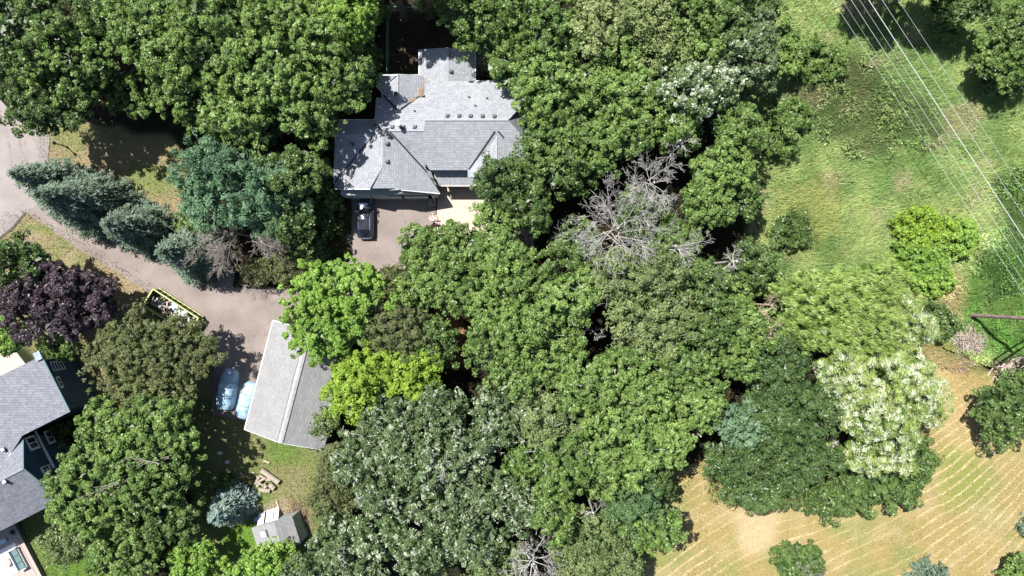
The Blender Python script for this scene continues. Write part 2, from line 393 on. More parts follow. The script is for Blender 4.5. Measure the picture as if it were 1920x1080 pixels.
# ------------------------------------------------------------------ road, driveway, patio
def sheet(name, pxs, z, m, th=.05):
    mb = MB(); pts = [P(x, y, 0) for x, y in pxs]
    return mb.prism([(p[0], p[1]) for p in pts], z-th, z).build(name, m, kind='structure')
def wob(pts, n=5, amp=1.2, seed=0):
    rg = np.random.default_rng(seed); out = []
    for i in range(len(pts)):
        a, b2 = np.array(pts[i], float), np.array(pts[(i+1) % len(pts)], float)
        for k in range(n):
            out.append(tuple(a+(b2-a)*k/n+(rg.normal(0, amp, 2) if k else 0)))
    return out
def asphalt(name, col, col2, crack=.5):
    m = mat(name, col, rough=.9, spec=.2, noise=.08, scale=.35, col2=col2, bump=.25, bscale=40)
    n = m.node_tree; L = n.links; b = n.nodes['Principled BSDF']; s = b.inputs['Base Color'].links[0].from_socket
    tc = n.nodes.new('ShaderNodeTexCoord'); v = n.nodes.new('ShaderNodeTexNoise'); v.inputs['Scale'].default_value = 14; v.inputs['Detail'].default_value = 6
    L.new(tc.outputs['Object'], v.inputs['Vector'])
    mr = n.nodes.new('ShaderNodeMapRange'); mr.inputs['From Min'].default_value = .3; mr.inputs['From Max'].default_value = .7
    mr.inputs['To Min'].default_value = .90; mr.inputs['To Max'].default_value = 1.1; L.new(v.outputs['Fac'], mr.inputs['Value'])
    # long faint wear streaks and hairline cracks
    w2 = n.nodes.new('ShaderNodeTexVoronoi'); w2.feature = 'DISTANCE_TO_EDGE'; w2.inputs['Scale'].default_value = .22
    nz = n.nodes.new('ShaderNodeTexNoise'); nz.inputs['Scale'].default_value = .8; nz.inputs['Detail'].default_value = 5; L.new(tc.outputs['Object'], nz.inputs['Vector'])
    va = n.nodes.new('ShaderNodeVectorMath'); va.operation = 'MULTIPLY_ADD'; va.inputs[1].default_value = (3, 3, 3); L.new(nz.outputs['Color'], va.inputs[0]); L.new(tc.outputs['Object'], va.inputs[2])
    L.new(va.outputs[0], w2.inputs['Vector'])
    mc = n.nodes.new('ShaderNodeMapRange'); mc.inputs['From Min'].default_value = 0; mc.inputs['From Max'].default_value = .012
    mc.inputs['To Min'].default_value = 1-crack; mc.inputs['To Max'].default_value = 1; L.new(w2.outputs['Distance'], mc.inputs['Value'])
    m1 = n.nodes.new('ShaderNodeMath'); m1.operation = 'MULTIPLY'; L.new(mr.outputs[0], m1.inputs[0]); L.new(mc.outputs[0], m1.inputs[1])
    vm = n.nodes.new('ShaderNodeVectorMath'); vm.operation = 'MULTIPLY'; L.new(s, vm.inputs[0]); L.new(m1.outputs[0], vm.inputs[1]); L.new(vm.outputs[0], b.inputs['Base Color'])
    return m
drive_m = asphalt('driveway_asphalt', (.205, .172, .158), (.265, .228, .210), .30)
road_m = asphalt('road_asphalt', (.245, .215, .205), (.305, .272, .262), .45)
sheet('road', [(-160, 60), (-20, 165), (8, 195), (32, 222), (62, 244), (92, 250), (94, 262), (90, 300), (88, 330), (92, 372), (45, 400), (20, 432), (0, 445), (-160, 520)], .056, road_m)
dv = [(92, 360), (180, 400), (300, 470), (400, 505), (500, 515), (590, 505), (640, 480), (650, 440), (650, 372), (640, 350), (819, 350), (818, 412), (790, 440), (765, 480), (756, 512), (720, 545), (640, 585), (560, 590), (543, 597), (520, 640), (480, 760), (455, 790), (400, 778), (398, 720), (403, 655), (372, 620), (345, 590), (268, 541), (150, 470), (98, 430), (47, 398)]
sheet('driveway', wob(dv, 5, 1.3, 2), .052, drive_m)
sheet('patio', [(820, 330), (1010, 330), (1000, 480), (880, 470), (820, 440), (819, 412)], .060,
      mat('patio_pavers', (.46, .38, .31), noise=.10, scale=2.2, col2=(.56, .48, .40), rough=.85))
sheet('concrete_slab', [(-100, 668), (22, 648), (62, 700), (-60, 800)], .058, mat('pale_concrete', (.50, .42, .33), noise=.06, scale=1.5, bump=.1))
# dark sealed joint where the driveway meets the road, and tyre scuffs on the road
b = MB()
for a_, b_ in (((47, 400), (22, 430)), ((22, 430), (0, 446))):
    p, q_ = P(*a_), P(*b_); d = (q_-p)/np.linalg.norm(q_-p); nn = np.array([-d[1], d[0], 0])*.12
    b.add([p+nn+[0, 0, .0605], p-nn+[0, 0, .0605], q_-nn+[0, 0, .0605], q_+nn+[0, 0, .0605]], [(0, 1, 2, 3)])
b.build('road_joint', mat('tar_joint', (.09, .07, .06)), kind='structure')
b = MB()
rg = np.random.default_rng(4)
for cx, amp in ((12, 4), (34, 3), (72, 2), (66, 2)):
    pts = [P(cx+amp*math.sin(t*2.3)+t*9, 240+t*100) for t in np.linspace(.0, .95, 14)]
    for i in range(13):
        n0 = np.array([.12, 0, 0])*(1+.5*rg.random())
        b.add([pts[i]-n0+[0, 0, .0602], pts[i]+n0+[0, 0, .0602], pts[i+1]+n0+[0, 0, .0602], pts[i+1]-n0+[0, 0, .0602]], [(0, 1, 2, 3)])
b.build('tyre_marks', mat('tyre_marks', (.20, .18, .18), noise=.12, col2=(.27, .24, .235)), kind='structure')
# ------------------------------------------------------------------ main house
sh_grey = shingle_mat('pale_grey_shingles', (.255, .270, .300), (.330, .345, .378), (.150, .162, .190), row=.27)
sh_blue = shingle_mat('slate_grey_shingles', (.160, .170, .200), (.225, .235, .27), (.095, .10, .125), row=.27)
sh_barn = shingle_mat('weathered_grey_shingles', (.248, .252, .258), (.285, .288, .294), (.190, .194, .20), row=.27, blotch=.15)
fascia = mat('pale_fascia', (.50, .53, .56), noise=.05)
wall_m = mat('greygreen_siding', (.36, .40, .375), noise=.05, scale=1)
door_m = mat('garage_door_paint', (.50, .54, .50), noise=.05)
black_m = mat('black_valley_metal', (.018, .018, .02), rough=.5)
vent_m = mat('vent_metal', (.085, .085, .09), rough=.5)
vent_dk = mat('vent_dark', (.03, .03, .035), rough=.6)

HB = P(800, 255, 0)
house = root('house', HB, 'large house with pale grey shingled roof of many gables and hips behind the driveway', 'house')

def pln(a, b2, c): return plane3(P(*a), P(*b2), P(*c))
# key heights
PLN = {}
PLN['main_n'] = pln((797, 225, 7.2), (955, 225, 7.2), (900, 152, 4.9))
PLN['main_s'] = pln((797, 225, 7.2), (955, 225, 7.2), (850, 319, 4.9))
PLN['main_e'] = pln((953, 225, 7.15), (986, 160, 4.9), (986, 258, 4.9))
PLN['west_n'] = pln((719, 245, 6.3), (797, 245, 6.3), (750, 178, 4.2))
PLN['nw_w'] = pln((745.5, 139, 5.35), (745.5, 205, 5.35), (707, 170, 4.2))
PLN['nw_e'] = pln((745.5, 139, 5.35), (745.5, 205, 5.35), (790, 170, 4.2))
PLN['np_w'] = pln((840, 92, 4.85), (840, 150, 4.85), (786, 120, 3.85))
PLN['np_e'] = pln((840, 92, 4.85), (840, 150, 4.85), (891, 120, 3.85))
PLN['gar_e'] = pln((719, 247, 5.8), (719, 312, 5.8), (824, 340, 3.1))
PLN['gar_w'] = pln((719, 247, 5.8), (719, 312, 5.8), (626, 345, 2.95))
PLN['gar_s'] = pln((718, 312, 5.75), (694, 352, 4.85), (742, 352, 4.85))
PLN['ww_s'] = pln((632, 251, 5.25), (697, 251, 5.25), (640, 342, 2.95))
PLN['ww_n'] = pln((632, 251, 5.25), (697, 251, 5.25), (665, 225, 4.4))
PLN['se_w'] = pln((931, 260, 6.43), (931, 304, 6.43), (877, 325, 4.9))
PLN['se_e'] = pln((931, 260, 6.43), (931, 304, 6.43), (987, 310, 4.9))
PLN['se_s'] = pln((931, 304, 6.43), (905, 331, 4.9), (957, 331, 4.9))
PLN['porch'] = pln((823, 349, 3.0), (897, 349, 3.0), (850, 319, 3.75))
PLN['fg_w'] = pln((750, 355.5, 4.97), (744, 349, 4.90), (714, 358.5, 3.9))
def roof(key, pxs, label=None, th=.16, m=None):
    pts = [onplane(x, y, PLN[key]) for x, y in pxs]
    return MB().slab(pts, th).build('roof_slope', [m or sh_grey, fascia], house, label=label, uvplane=True)
roof('main_n', [(797, 152), (968, 152), (986, 163), (986, 190), (953, 225), (797, 225)])
roof('main_s', [(797, 225), (953, 225), (986, 262), (986, 319), (806, 319), (793, 300), (793, 262)])
roof('main_e', [(953, 225), (986, 190), (986, 262)])
roof('west_n', [(705, 183), (797, 183), (797, 245), (719, 245), (702, 228)])
roof('nw_w', [(709, 141), (747, 138.5), (747, 207), (719, 177), (707, 165)])
roof('nw_e', [(747, 138.5), (789, 141), (798, 146), (798, 178), (785, 181), (751, 206), (747, 207)])
roof('np_w', [(786, 93), (840, 89), (840, 153), (798, 153), (786, 141)])
roof('np_e', [(840, 89), (891, 95), (891, 151), (840, 153)])
PLN['west_s'] = pln((719, 245, 6.3), (797, 245, 6.3), (760, 319, 4.15))
roof('west_s', [(719, 245), (797, 245), (797, 262), (798, 319), (790, 312), (731, 250)])
roof('gar_e', [(719, 247), (731, 247), (795, 317), (825, 362), (750, 355.5), (742, 345), (718, 312)])
roof('gar_w', [(702, 236), (719, 247), (718, 312), (694, 353), (640, 354), (627, 353), (627, 342), (697, 257)])
roof('gar_s', [(718, 312), (747, 347), (740, 353), (694, 353)])
roof('ww_s', [(630, 251), (700, 251), (697, 257), (627, 342), (628, 270)])
roof('ww_n', [(630, 251), (634, 225), (703, 225), (702, 251)])
roof('se_w', [(931, 248), (931, 304), (905, 331.5), (877, 332), (877, 319), (926, 247)])
roof('se_e', [(931, 248), (937, 247), (986, 300), (987, 328), (957, 331), (931, 304)])
roof('se_s', [(931, 304), (957, 331), (905, 331)])
roof('porch', [(810, 318), (899, 318), (898, 348), (824, 348.5)], m=sh_grey)
roof('fg_w', [(750, 355.7), (744, 349), (736, 353), (714, 358.5)], th=.06)
# narrow slate tongue of the lower roof beside the valley
PLN['ret'] = pln((795, 300, 5.2), (799, 318, 4.55), (812, 334, 3.95))
roof('ret', [(793, 305), (800, 318.5), (808, 322), (813, 336), (806, 332), (795, 316)])
# valleys: dark metal strips
def strip(name, pl, pts, wd, m, parent, up=.03, also=()):
    b = MB()
    if also: pts = [(pts[i][0]+(pts[i+1][0]-pts[i][0])*k/6, pts[i][1]+(pts[i+1][1]-pts[i][1])*k/6) for i in range(len(pts)-1) for k in range(6)]+[pts[-1]]
    for (a_, b_) in zip(pts[:-1], pts[1:]):
        hi = lambda xy: max((onplane(*xy, PLN[k_]) for k_ in (pl, *also)), key=lambda v_: v_[2])+[0, 0, up]
        p, q = hi(a_), hi(b_)
        d = (q-p)/np.linalg.norm(q-p); nn = np.cross(PLN[pl][0], d)*wd/2
        b.slab([p+nn, p-nn, q-nn, q+nn], .05, 0, 0)
    return b.build(name, m, parent)
strip('valley', 'gar_e', [(731, 247), (795, 317)], .15, black_m, house, .05, ('west_s', 'main_s'))
strip('valley', 'gar_e', [(795, 317), (823, 349)], .13, black_m, house, .05)
strip('valley', 'se_w', [(928, 246), (879, 318)], .16, black_m, house, .05, ('main_s',))
strip('valley', 'se_e', [(934, 246), (945, 259)], .15, black_m, house, .05, ('main_s',))
for pl, pts, wd in ( ('gar_w', [(697, 257), (628, 341)], .12), ('nw_w', [(719, 178), (745, 205)], .13),
                    ('nw_e', [(751, 205), (787, 180)], .12), ):
    strip('valley', pl, pts, wd, black_m, house)
# ridge caps
for pl, pts in (('main_n', [(797, 224.6), (953, 224.6)]), ('gar_e', [(719.4, 247), (718.6, 312)]), ('west_n', [(719, 244.5), (795, 244.5)]), ('se_w', [(930.6, 250), (930.6, 303)]), ('np_e', [(841, 91), (841, 151)])):
    strip('ridge_cap', pl, pts, .22, mat('ridge_shingle', (.27, .28, .31), noise=.12, scale=6), house, .02)
# white gutters and fascia boards that catch the light
gut = mat('white_gutter', (.62, .66, .70), noise=.04)
for pl, pts in (('np_w', [(785.6, 93), (785.6, 141)]), ('np_e', [(891.2, 95), (891.2, 151)]), ('ww_n', [(634, 224.4), (702, 224.4)]), ('nw_e', [(709, 140.6), (788, 140.6)]),
                ('main_n', [(891, 151.6), (968, 151.6)]), ('ww_s', [(629.4, 256), (626.4, 345)]), ('gar_e', [(752, 356), (825, 363)]), ('gar_w', [(627, 354.4), (694, 354.4)]), ('nw_w', [(707, 143), (706.6, 164)])):
    strip('gutter', pl, pts, .12, gut, house, .0)
b = MB()
p, q = P(825, 346.5, 3.05), P(898, 346.5, 3.05)
b.slab([P(826, 344, 3.1), P(897, 344, 3.1), P(898, 349.5, 3.0), P(827, 349.5, 3.0)], .22, 0, 0)
b.build('gutter', mat('painted_sunlit_edge', (.56, .49, .46), noise=.08), house, label='wide pale gutter along the lower edge of the porch roof')  # added pale slab: the porch roof's sunlit lower edge put into colour
# vents
def vent(px, py, pl, s=.42):
    c = onplane(px, py, PLN[pl])
    b = MB(); b.box(c+[0, 0, .10], (s, s*.85, .30), taper=.8); o = b.build('roof_vent', vent_m, house)
    b = MB(); b.box(c+[0, -s*.30, .13], (s*.66, s*.36, .26)); h = b.build('vent_mouth', vent_dk, house); sub_parent(o, h)
for px, py in ((839, 217), (861, 217), (882.5, 217.3), (905, 217.6), (927, 218)): vent(px, py, 'main_n')
for px, py in ((735.5, 238), (756, 238), (777.5, 238)): vent(px, py, 'west_n')
vent(726, 269, 'gar_e'); vent(726, 302.5, 'gar_e'); vent(661, 270, 'ww_s'); vent(742, 175, 'nw_w'); vent(846, 104, 'np_e'); vent(845.5, 134, 'np_e')
def pipe(px, py, pl, h=.35, r=.07):
    c = onplane(px, py, PLN[pl]); b = MB().tube([c-[0, 0, .1], c+[0, 0, h]], r, 10); o = b.build('vent_pipe', mat('pipe_grey', (.22, .22, .22)), house)
    cc = MB().tube([c+[0, 0, -.02], c+[0, 0, .08]], [r*2.2, r*1.3], 10).build('pipe_flashing', vent_dk, house); sub_parent(o, cc)
for px, py in ((879, 182), (913, 184), (891, 198)): pipe(px, py, 'main_n')
pipe(777, 208, 'west_n')
c = onplane(750, 237.5, PLN['west_n'])
fl = MB().tube([c-[0, 0, .2], c+[0, 0, 1.3]], .17, 14).build('flue', mat('galvanised', (.42, .45, .48), metal=.6, rough=.35), house, label='tall round metal flue on the roof')
cap = MB().tube([c+[0, 0, 1.32], c+[0, 0, 1.42], c+[0, 0, 1.55]], [.30, .28, .08], 14).build('flue_cap', mat('flue_cap_white', (.62, .70, .70), rough=.4), house); sub_parent(fl, cap)
# brown leaf litter caught in the valleys
rg = np.random.default_rng(9); b = MB()
for pl, cx, cy, sx, sy, n in (('nw_e', 789, 172, 4, 8, 130), ('nw_e', 775, 187, 8, 5, 60), ('se_w', 893, 296, 3, 4, 40), ('main_n', 799, 150, 2, 5, 30)):
    for k in range(n):
        c = onplane(cx+rg.normal(0, sx*.5), cy+rg.normal(0, sy*.5), PLN[pl])+[0, 0, .03+.02*rg.random()]
        a_ = rg.random()*6.28; u = np.array([math.cos(a_), math.sin(a_), 0])*.09; v = np.array([-u[1], u[0], .02])
        b.add([c-u, c+v*.6, c+u, c-v*.6], [(0, 1, 2, 3)])
b.build('leaf_litter', mat('dry_leaves', (.26, .19, .13), noise=.4, scale=12), house, kind='stuff')
# walls: solid bodies with gable profiles just under the roofs
def body(r0, r1, hw0, hw1, ze, zr, drop=.22, name='wall', m=None, z0=0.0, parent=None, asym=0.0):
    """ridge from r0 to r1 (xy), half widths to left and right of the direction, eave and ridge heights"""
    r0 = np.array(r0[:2]); r1 = np.array(r1[:2]); d = (r1-r0)/np.linalg.norm(r1-r0); n = np.array([-d[1], d[0]])
    rings = []
    for r in (r0, r1):
        rings.append([(*(r+n*hw0), z0), (*(r+n*hw0), ze-drop), (*r, zr-drop), (*(r-n*hw1), ze-drop+asym), (*(r-n*hw1), z0)])
    return MB().loft(rings).build(name, m or wall_m, parent or house)
body(P(800, 225, 7.2), P(950, 225, 7.2), 4.2, 4.2, 4.9+.25, 7.2)
body(P(722, 245, 6.3), P(800, 245, 6.3), 3.8, .25, 4.2+.25, 6.3, asym=1.45, drop=.3)
body(P(745.5, 144, 5.35), P(745.5, 235, 5.35), 1.95, 1.95, 4.2+.2, 5.35)
body(P(840, 97, 4.85), P(840, 170, 4.85), 2.6, 2.6, 3.85+.1, 4.85)
gy = P(700, 372, 0)[1]
MB().prism([(P(650, 372, 0)[0], gy), (P(815, 372, 0)[0], gy), (P(815, 372, 0)[0], gy+6.5), (P(650, 372, 0)[0], gy+6.5)], 0, 2.72).build('wall', wall_m, house)
body((P(750, 355, 4.9)[0], gy+2.2), (P(750, 355, 4.9)[0], gy), 3.6, 1.7, 3.15, 4.85, drop=.5)
body(P(634, 251, 5.25), P(705, 251, 5.25), 1.4, 4.2, 4.4, 5.25, asym=-1.3, drop=.3)
body(P(931, 255, 6.43), P(931, 318, 6.43), 2.8, 2.8, 4.9+.2, 6.43)
# garage doors in the south wall
ys = P(700, 372, 0)[1]
for x0, x1 in ((651, 700), (704, 757), (761, 806)):
    xa, xb = P(x0, 372, 0)[0], P(x1, 372, 0)[0]
    b = MB().box(((xa+xb)/2, ys-.03, 1.1), (xb-xa, .07, 2.2)); d = b.build('garage_door', door_m, house)
    for k in range(4):
        s = MB().box(((xa+xb)/2, ys-.085, .28+.55*k), (xb-xa-.1, .04, .50)).build('door_panel', door_m, house); sub_parent(d, s)
b = MB(); xe = P(815, 372, 0)[0]
b.box((xe+.02, ys-.08, 1.4), (.12, .12, 2.8)); b.build('downspout', gut, house)
b = MB().box((P(862, 345, 0)[0], P(862, 338, 0)[1]-.1, 1.05), (.95, .08, 2.1)).build('front_door', mat('front_door', (.35, .36, .34)), house)

# pillar at the garage corner, things on the patio
c = P(812, 381, 0)
pl_ = root('pillar', (c[0], c[1], .05), 'square grey stone pillar with a round dark opening on top beside the garage corner', 'pillar')
MB().box((c[0], c[1], .5), (.62, .62, .95)).build('shaft', mat('grey_stone', (.24, .25, .25), noise=.15, scale=4, bump=.3), pl_)
MB().box((c[0], c[1], 1.0), (.72, .72, .1)).build('cap_stone', mat('grey_cap', (.30, .31, .31), noise=.1), pl_, bevel=.02)
MB().tube([(c[0], c[1], 1.05), (c[0], c[1], 1.16)], [.22, .20], 14).build('bowl_rim', vent_dk, pl_)
MB().tube([(c[0], c[1], 1.16), (c[0], c[1], 1.24)], [.09, .06], 10).build('finial', gut, pl_)
c = P(817, 414, 0)
t = root('patio_ornament', (c[0], c[1], .06), 'dark post with a crossbar and pale pink flowers at the patio edge', 'ornament')
MB().box((c[0]+.15, c[1]-.5, .7), (.14, .14, 1.3)).box((c[0]+.1, c[1]-.2, 1.2), (.9, .12, .10)).build('post', black_m, t)
b = MB(); rg = np.random.default_rng(3)
for k in range(46):
    p = c+[rg.normal(-.1, .28), rg.normal(.12, .2), .35+rg.random()*.35]; a_ = rg.random()*3
    b.box(p, (.13, .10, .05), a_)
b.build('flowers', mat('pink_petals', (.62, .46, .46), noise=.2, scale=8), t, kind='stuff')
MB().tube([c+[-.1, .1, .06], c+[-.1, .1, .4]], [.26, .34], 12).build('pot', mat('terracotta_pale', (.33, .24, .2)), t)
c = P(853, 353, 0)
t = root('patio_chair', (c[0], c[1], .06), 'grey chair in the shade under the porch roof edge', 'chair', rz=.4)
MB().box((0, 0, .42), (.6, .55, .08)).build('seat', mat('chair_grey', (.30, .32, .32)), t, local=True)
MB().box((0, .28, .72), (.6, .07, .55)).build('backrest', mat('chair_grey', (.3, .3, .3)), t, local=True)
for x, y in ((-.26, -.22), (.26, -.22), (-.26, .24), (.26, .24)):
    MB().box((x, y, .2), (.05, .05, .4)).build('leg', vent_dk, t, local=True)
c = P(777, 516, 0)
t = root('slatted_bench', (c[0], c[1], .05), 'small bench of pale slats at the edge of the asphalt, right of the driveway', 'bench', rz=-.45)
for k in range(4): MB().box((0, -.30+.2*k, .42), (1.35, .10, .04)).build('slat', mat('pale_wood', (.55, .50, .44)), t, local=True)
for x in (-.5, .5): MB().box((x, 0, .2), (.08, .7, .38)).build('leg', mat('pale_wood_2', (.4, .36, .3)), t, local=True)

# ------------------------------------------------------------------ chain-link fence round the dog yard
fz = 1.5
t = root('chain_link_fence', P(727, 12, 0), 'tall green wire fence enclosing the shaded yard behind the house', 'fence')
fm = mat('green_wire', (.10, .16, .13), rough=.5); rm = mat('fence_rail', (.22, .32, .28), rough=.4)
A_, B_, D_ = P(726, 12, fz), P(905, 19, fz), P(725, 139, fz)
D0 = A_+(D_-A_)
runs = [(A_, B_, 5), (A_, D0, 4)]
for p, q, n in runs:
    MB().tube([p, q], .04, 6).build('rail', rm, t)
    for k in range(n+1):
        if k == 0 and p is runs[1][0] and q is runs[1][1]: continue
        c = p+(q-p)*k/n; MB().tube([(c[0], c[1], 0), (c[0], c[1], fz+.06)], .04, 6).build('post', rm, t)
b = MB()
for p, q, n in runs:
    Ln = np.linalg.norm(q-p); m_ = int(Ln/.22)
    for k in range(m_):
        for s in (1, -1):
            a_ = p+(q-p)*k/m_; j = k+s*7
            e = p+(q-p)*np.clip(j/m_, 0, 1)
            zt = fz*min(1, abs(np.clip(j, 0, m_)-k)/7)
            b.tube([(a_[0], a_[1], .02), (e[0], e[1], zt)], .008, 3, cap=False)
b.build('wire_mesh', fm, t, kind='stuff')

# ------------------------------------------------------------------ long garage in the middle
BL, BR_ = P(459, 806, 3.0), P(606, 847, 3.0)
v = P(512.6, 600.6, 3.0)-BL
d = v/np.linalg.norm(v); nrm = np.array([d[1], -d[0], 0]); W = float((BR_-BL)@nrm)
BR_ = BL+nrm*W; Lg = np.linalg.norm(v)
base = (BL+BR_)/2+v/2; base[2] = 0
barn = root('detached_garage', base, 'long low detached garage with plain grey gable roof beside the parked covered vehicles', 'garage')
RZ = 4.4
Rb = (BL+BR_)/2; Rb[2] = RZ; Rt = Rb+v
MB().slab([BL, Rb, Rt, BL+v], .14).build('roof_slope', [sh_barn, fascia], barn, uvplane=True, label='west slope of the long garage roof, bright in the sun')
sh_barn2 = shingle_mat('shade_toned_ribbed_shingles', (.195, .197, .203), (.235, .237, .243), (.13, .132, .137), row=.30, width=1.6, blotch=.10)  # ribbed shingles with the east slope's shade put into a darker grey
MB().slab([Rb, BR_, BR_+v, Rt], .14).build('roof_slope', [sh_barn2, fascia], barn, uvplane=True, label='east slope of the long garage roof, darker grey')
up = np.array([0, 0, .03])
sl_w = (BL-Rb)/np.linalg.norm(BL-Rb); sl_e = (BR_-Rb)/np.linalg.norm(BR_-Rb)
b = MB()
b.slab([Rb+up, Rb+sl_w*.34+up, Rt+sl_w*.34+up, Rt+up], .05, 0, 0)
b.slab([Rb+up, Rb+sl_e*.30+up, Rt+sl_e*.30+up, Rt+up], .05, 0, 0)
b.build('ridge_cap', mat('ridge_metal', (.30, .305, .315), rough=.6), barn)
b = MB()
for off_ in (.36,): b.tube([Rb+sl_w*off_+up*1.6, Rt+sl_w*off_+up*1.6], .022, 4)
b.tube([Rb+sl_e*.31+up, Rt+sl_e*.31+up], .045, 4)
b.build('ridge_seam', mat('seam_dark', (.07, .07, .08)), barn)
b = MB(); e0 = BL+sl_w*.06-[0, 0, .06]; b.tube([e0, e0+v], .075, 6); b.build('gutter', mat('bright_gutter', (.80, .80, .80)), barn)
b = MB(); b.tube([BL+v+up, Rt+up*1.5], .05, 4).build('rake_trim', mat('bright_gutter', (.8, .8, .8)), barn)
MB().tube([BL, Rb, BR_], .04, 4).build('rake_trim', fascia, barn)
wb = MB().loft([[(*(c0+nrm[:2]*o), z) for o, z in ((.45, 0), (.45, 2.95), (W/2, 4.2), (W-.45, 2.95), (W-.45, 0))] for c0 in ((BL+d*.3)[:2], (BL+v-d*.3)[:2])])
wb.build('wall', mat('garage_wall_cream', (.45, .43, .38), noise=.06), barn)
for k in range(3):
    c0 = BL+d*(2.4+3.9*k)+nrm*.40; ang = math.atan2(d[1], d[0])
    g = MB().box((c0[0], c0[1], 1.15), (3.0, .08, 2.2), ang).build('garage_door', mat('white_door', (.6, .6, .58)), barn)

# ------------------------------------------------------------------ shed
TL = P(471, 990, 2.1); rot = math.atan2(-(1036-990), (486-471))
BLs = P(486, 1038, 2.1); RT = P(514, 979, 2.9)
sv = BLs-TL; sd = sv/np.linalg.norm(sv); sn = np.array([-sd[1], sd[0], 0]);  sn = sn if sn[0] > 0 else -sn
sL = np.linalg.norm(sv)+.25; hwid = float((RT-TL)@sn)
base = TL+sd*sL/2+sn*hwid; base[2] = 0
shed = root('garden_shed', base, 'small garden shed with grey shingle roof and a skylight near the log pile', 'shed')
sh_rt = shingle_mat('dark_ribbed_shingles', (.20, .20, .215), (.27, .27, .28), (.09, .09, .10), row=.22)
T0_, T1_ = TL, TL+sd*sL; R0_ = TL+sn*hwid+[0, 0, .85]; R1_ = R0_+sd*sL; E0_ = R0_+sn*hwid*.62-[0, 0, .62]; E1_ = E0_+sd*sL
MB().slab([T0_, R0_, R1_, T1_], .09).build('roof_slope', [sh_barn, fascia], shed, uvplane=True)
MB().slab([R0_, E0_, E1_, R1_], .09).build('roof_slope', [sh_rt, fascia], shed, uvplane=True, label='steeper dark ribbed slope of the shed roof')
W2 = hwid*1.62
MB().loft([[(*(c0+sn[:2]*o), z) for o, z in ((.12, 0), (.12, 2.03), (hwid, 2.82), (W2+.02, 2.15), (W2+.22, 0))] for c0 in ((TL+sd*.12)[:2], (TL+sd*(sL-.12))[:2])]).build('wall', mat('shed_wall', (.30, .34, .33), noise=.06), shed)
plS = plane3(T0_, R0_, R1_); c = onplane(497, 1000.5, plS)
Ms = np.stack([sn*math.cos(.35)+np.array([0, 0, math.sin(.35)]), sd, np.cross(sn*math.cos(.35)+np.array([0, 0, math.sin(.35)]), sd)], 1)
if Ms[2, 2] < 0: Ms[:, 2] *= -1
sk = MB().box(c+Ms[:, 2]*.10, (.80, .80, .22), Ms).build('skylight', mat('skylight_frame', (.16, .19, .21)), shed)
s2 = MB().box(c+Ms[:, 2]*.24-Ms[:, 0]*.08, (.62, .74, .10), Ms, taper=.85).build('skylight_dome', mat('skylight_dome', (.62, .74, .74), rough=.3), shed, bevel=.03); sub_parent(sk, s2)
# white boards and blue tub leaning on the north side of the shed
nside = -sd
for k, (o, wd, lab) in enumerate(((.75, .75, 'white board leaning on the shed wall, next to the blue tub'), (1.75, .85, 'wide white board leaning in the middle of the shed wall'), (2.55, .55, 'narrow white board leaning at the right end of the shed wall'))):
    c = TL+sn*o+nside*.32; Mb = np.stack([sn, nside*math.cos(.9)-np.array([0, 0, math.sin(.9)]), np.cross(sn, nside*math.cos(.9)-np.array([0, 0, math.sin(.9)]))], 1)
    tag(MB().box((c[0], c[1], .78), (wd, 1.9, .05), Mb).build('leaning_board', mat('white_board', (.66, .66, .66), noise=.05)), lab, 'board', 'white boards leaning on the shed')
c = TL+sn*.2+nside*.42
tag(MB().tube([(c[0], c[1], 0), (c[0], c[1], .75), (c[0], c[1], .80)], [.26, .33, .30], 16).build('blue_tub', mat('blue_plastic', (.07, .17, .30), rough=.4)), 'blue plastic tub standing at the corner of the shed', 'tub')
# timber edging beside the shed
for k, (a_, b_, lab) in enumerate((((519, 938), (527, 967), 'pale timber rail lying upright from the shed toward the log pile'), ((474, 884), (487, 898), 'thin weathered plank on the grass left of the log pile'),
                                  ((494, 863), (506, 867), 'short white stick on the lawn above the log pile'), ((452, 885), (458, 897), 'grey plank in the shade at the lawn edge'))):
    p, q = P(*a_), P(*b_); 
    dd = (q-p); an = math.atan2(dd[1], dd[0])
    tag(MB().box(((p+q)/2)+[0, 0, .10], (np.linalg.norm(dd), .16, .14), an).build('timber', mat('weathered_timber', (.40, .34, .26), noise=.2, scale=5)), lab, 'timber')

# ------------------------------------------------------------------ log pile
wood_m = mat('bark_grey', (.33, .28, .22), noise=.3, scale=7, bump=.6, col2=(.48, .42, .34)); cut_m = mat('cut_wood', (.20, .14, .10), noise=.3, scale=9)
logs = [((492, 880), (524, 903), .30, .32, 'longest log, lying along the upper right side of the pile'), ((489, 893), (476, 908), .14, .3, 'thin crooked log at the left of the pile'),
        ((500, 897), (510, 898), .26, .35, 'short log in the middle of the pile, below the longest one'), ((507, 906), (515, 914), .30, .33, 'thick round at the right of the pile'),
        ((487, 917), (507, 919), .24, .26, 'lowest log, lying across the foot of the pile'), ((480, 905), (502, 894), .13, .5, 'slim pale log lying over the others'),
        ((497, 905), (501, 914), .22, .35, 'stubby log between the thick round and the slim logs'), ((484, 910), (488, 903), .20, .30, 'small log with dark cut end at the lower left'),
        ((489, 888), (500, 895), .15, .6, 'split piece on top of the pile'), ((486, 900), (497, 908), .12, .55, 'narrow split piece leaning across the pile')]
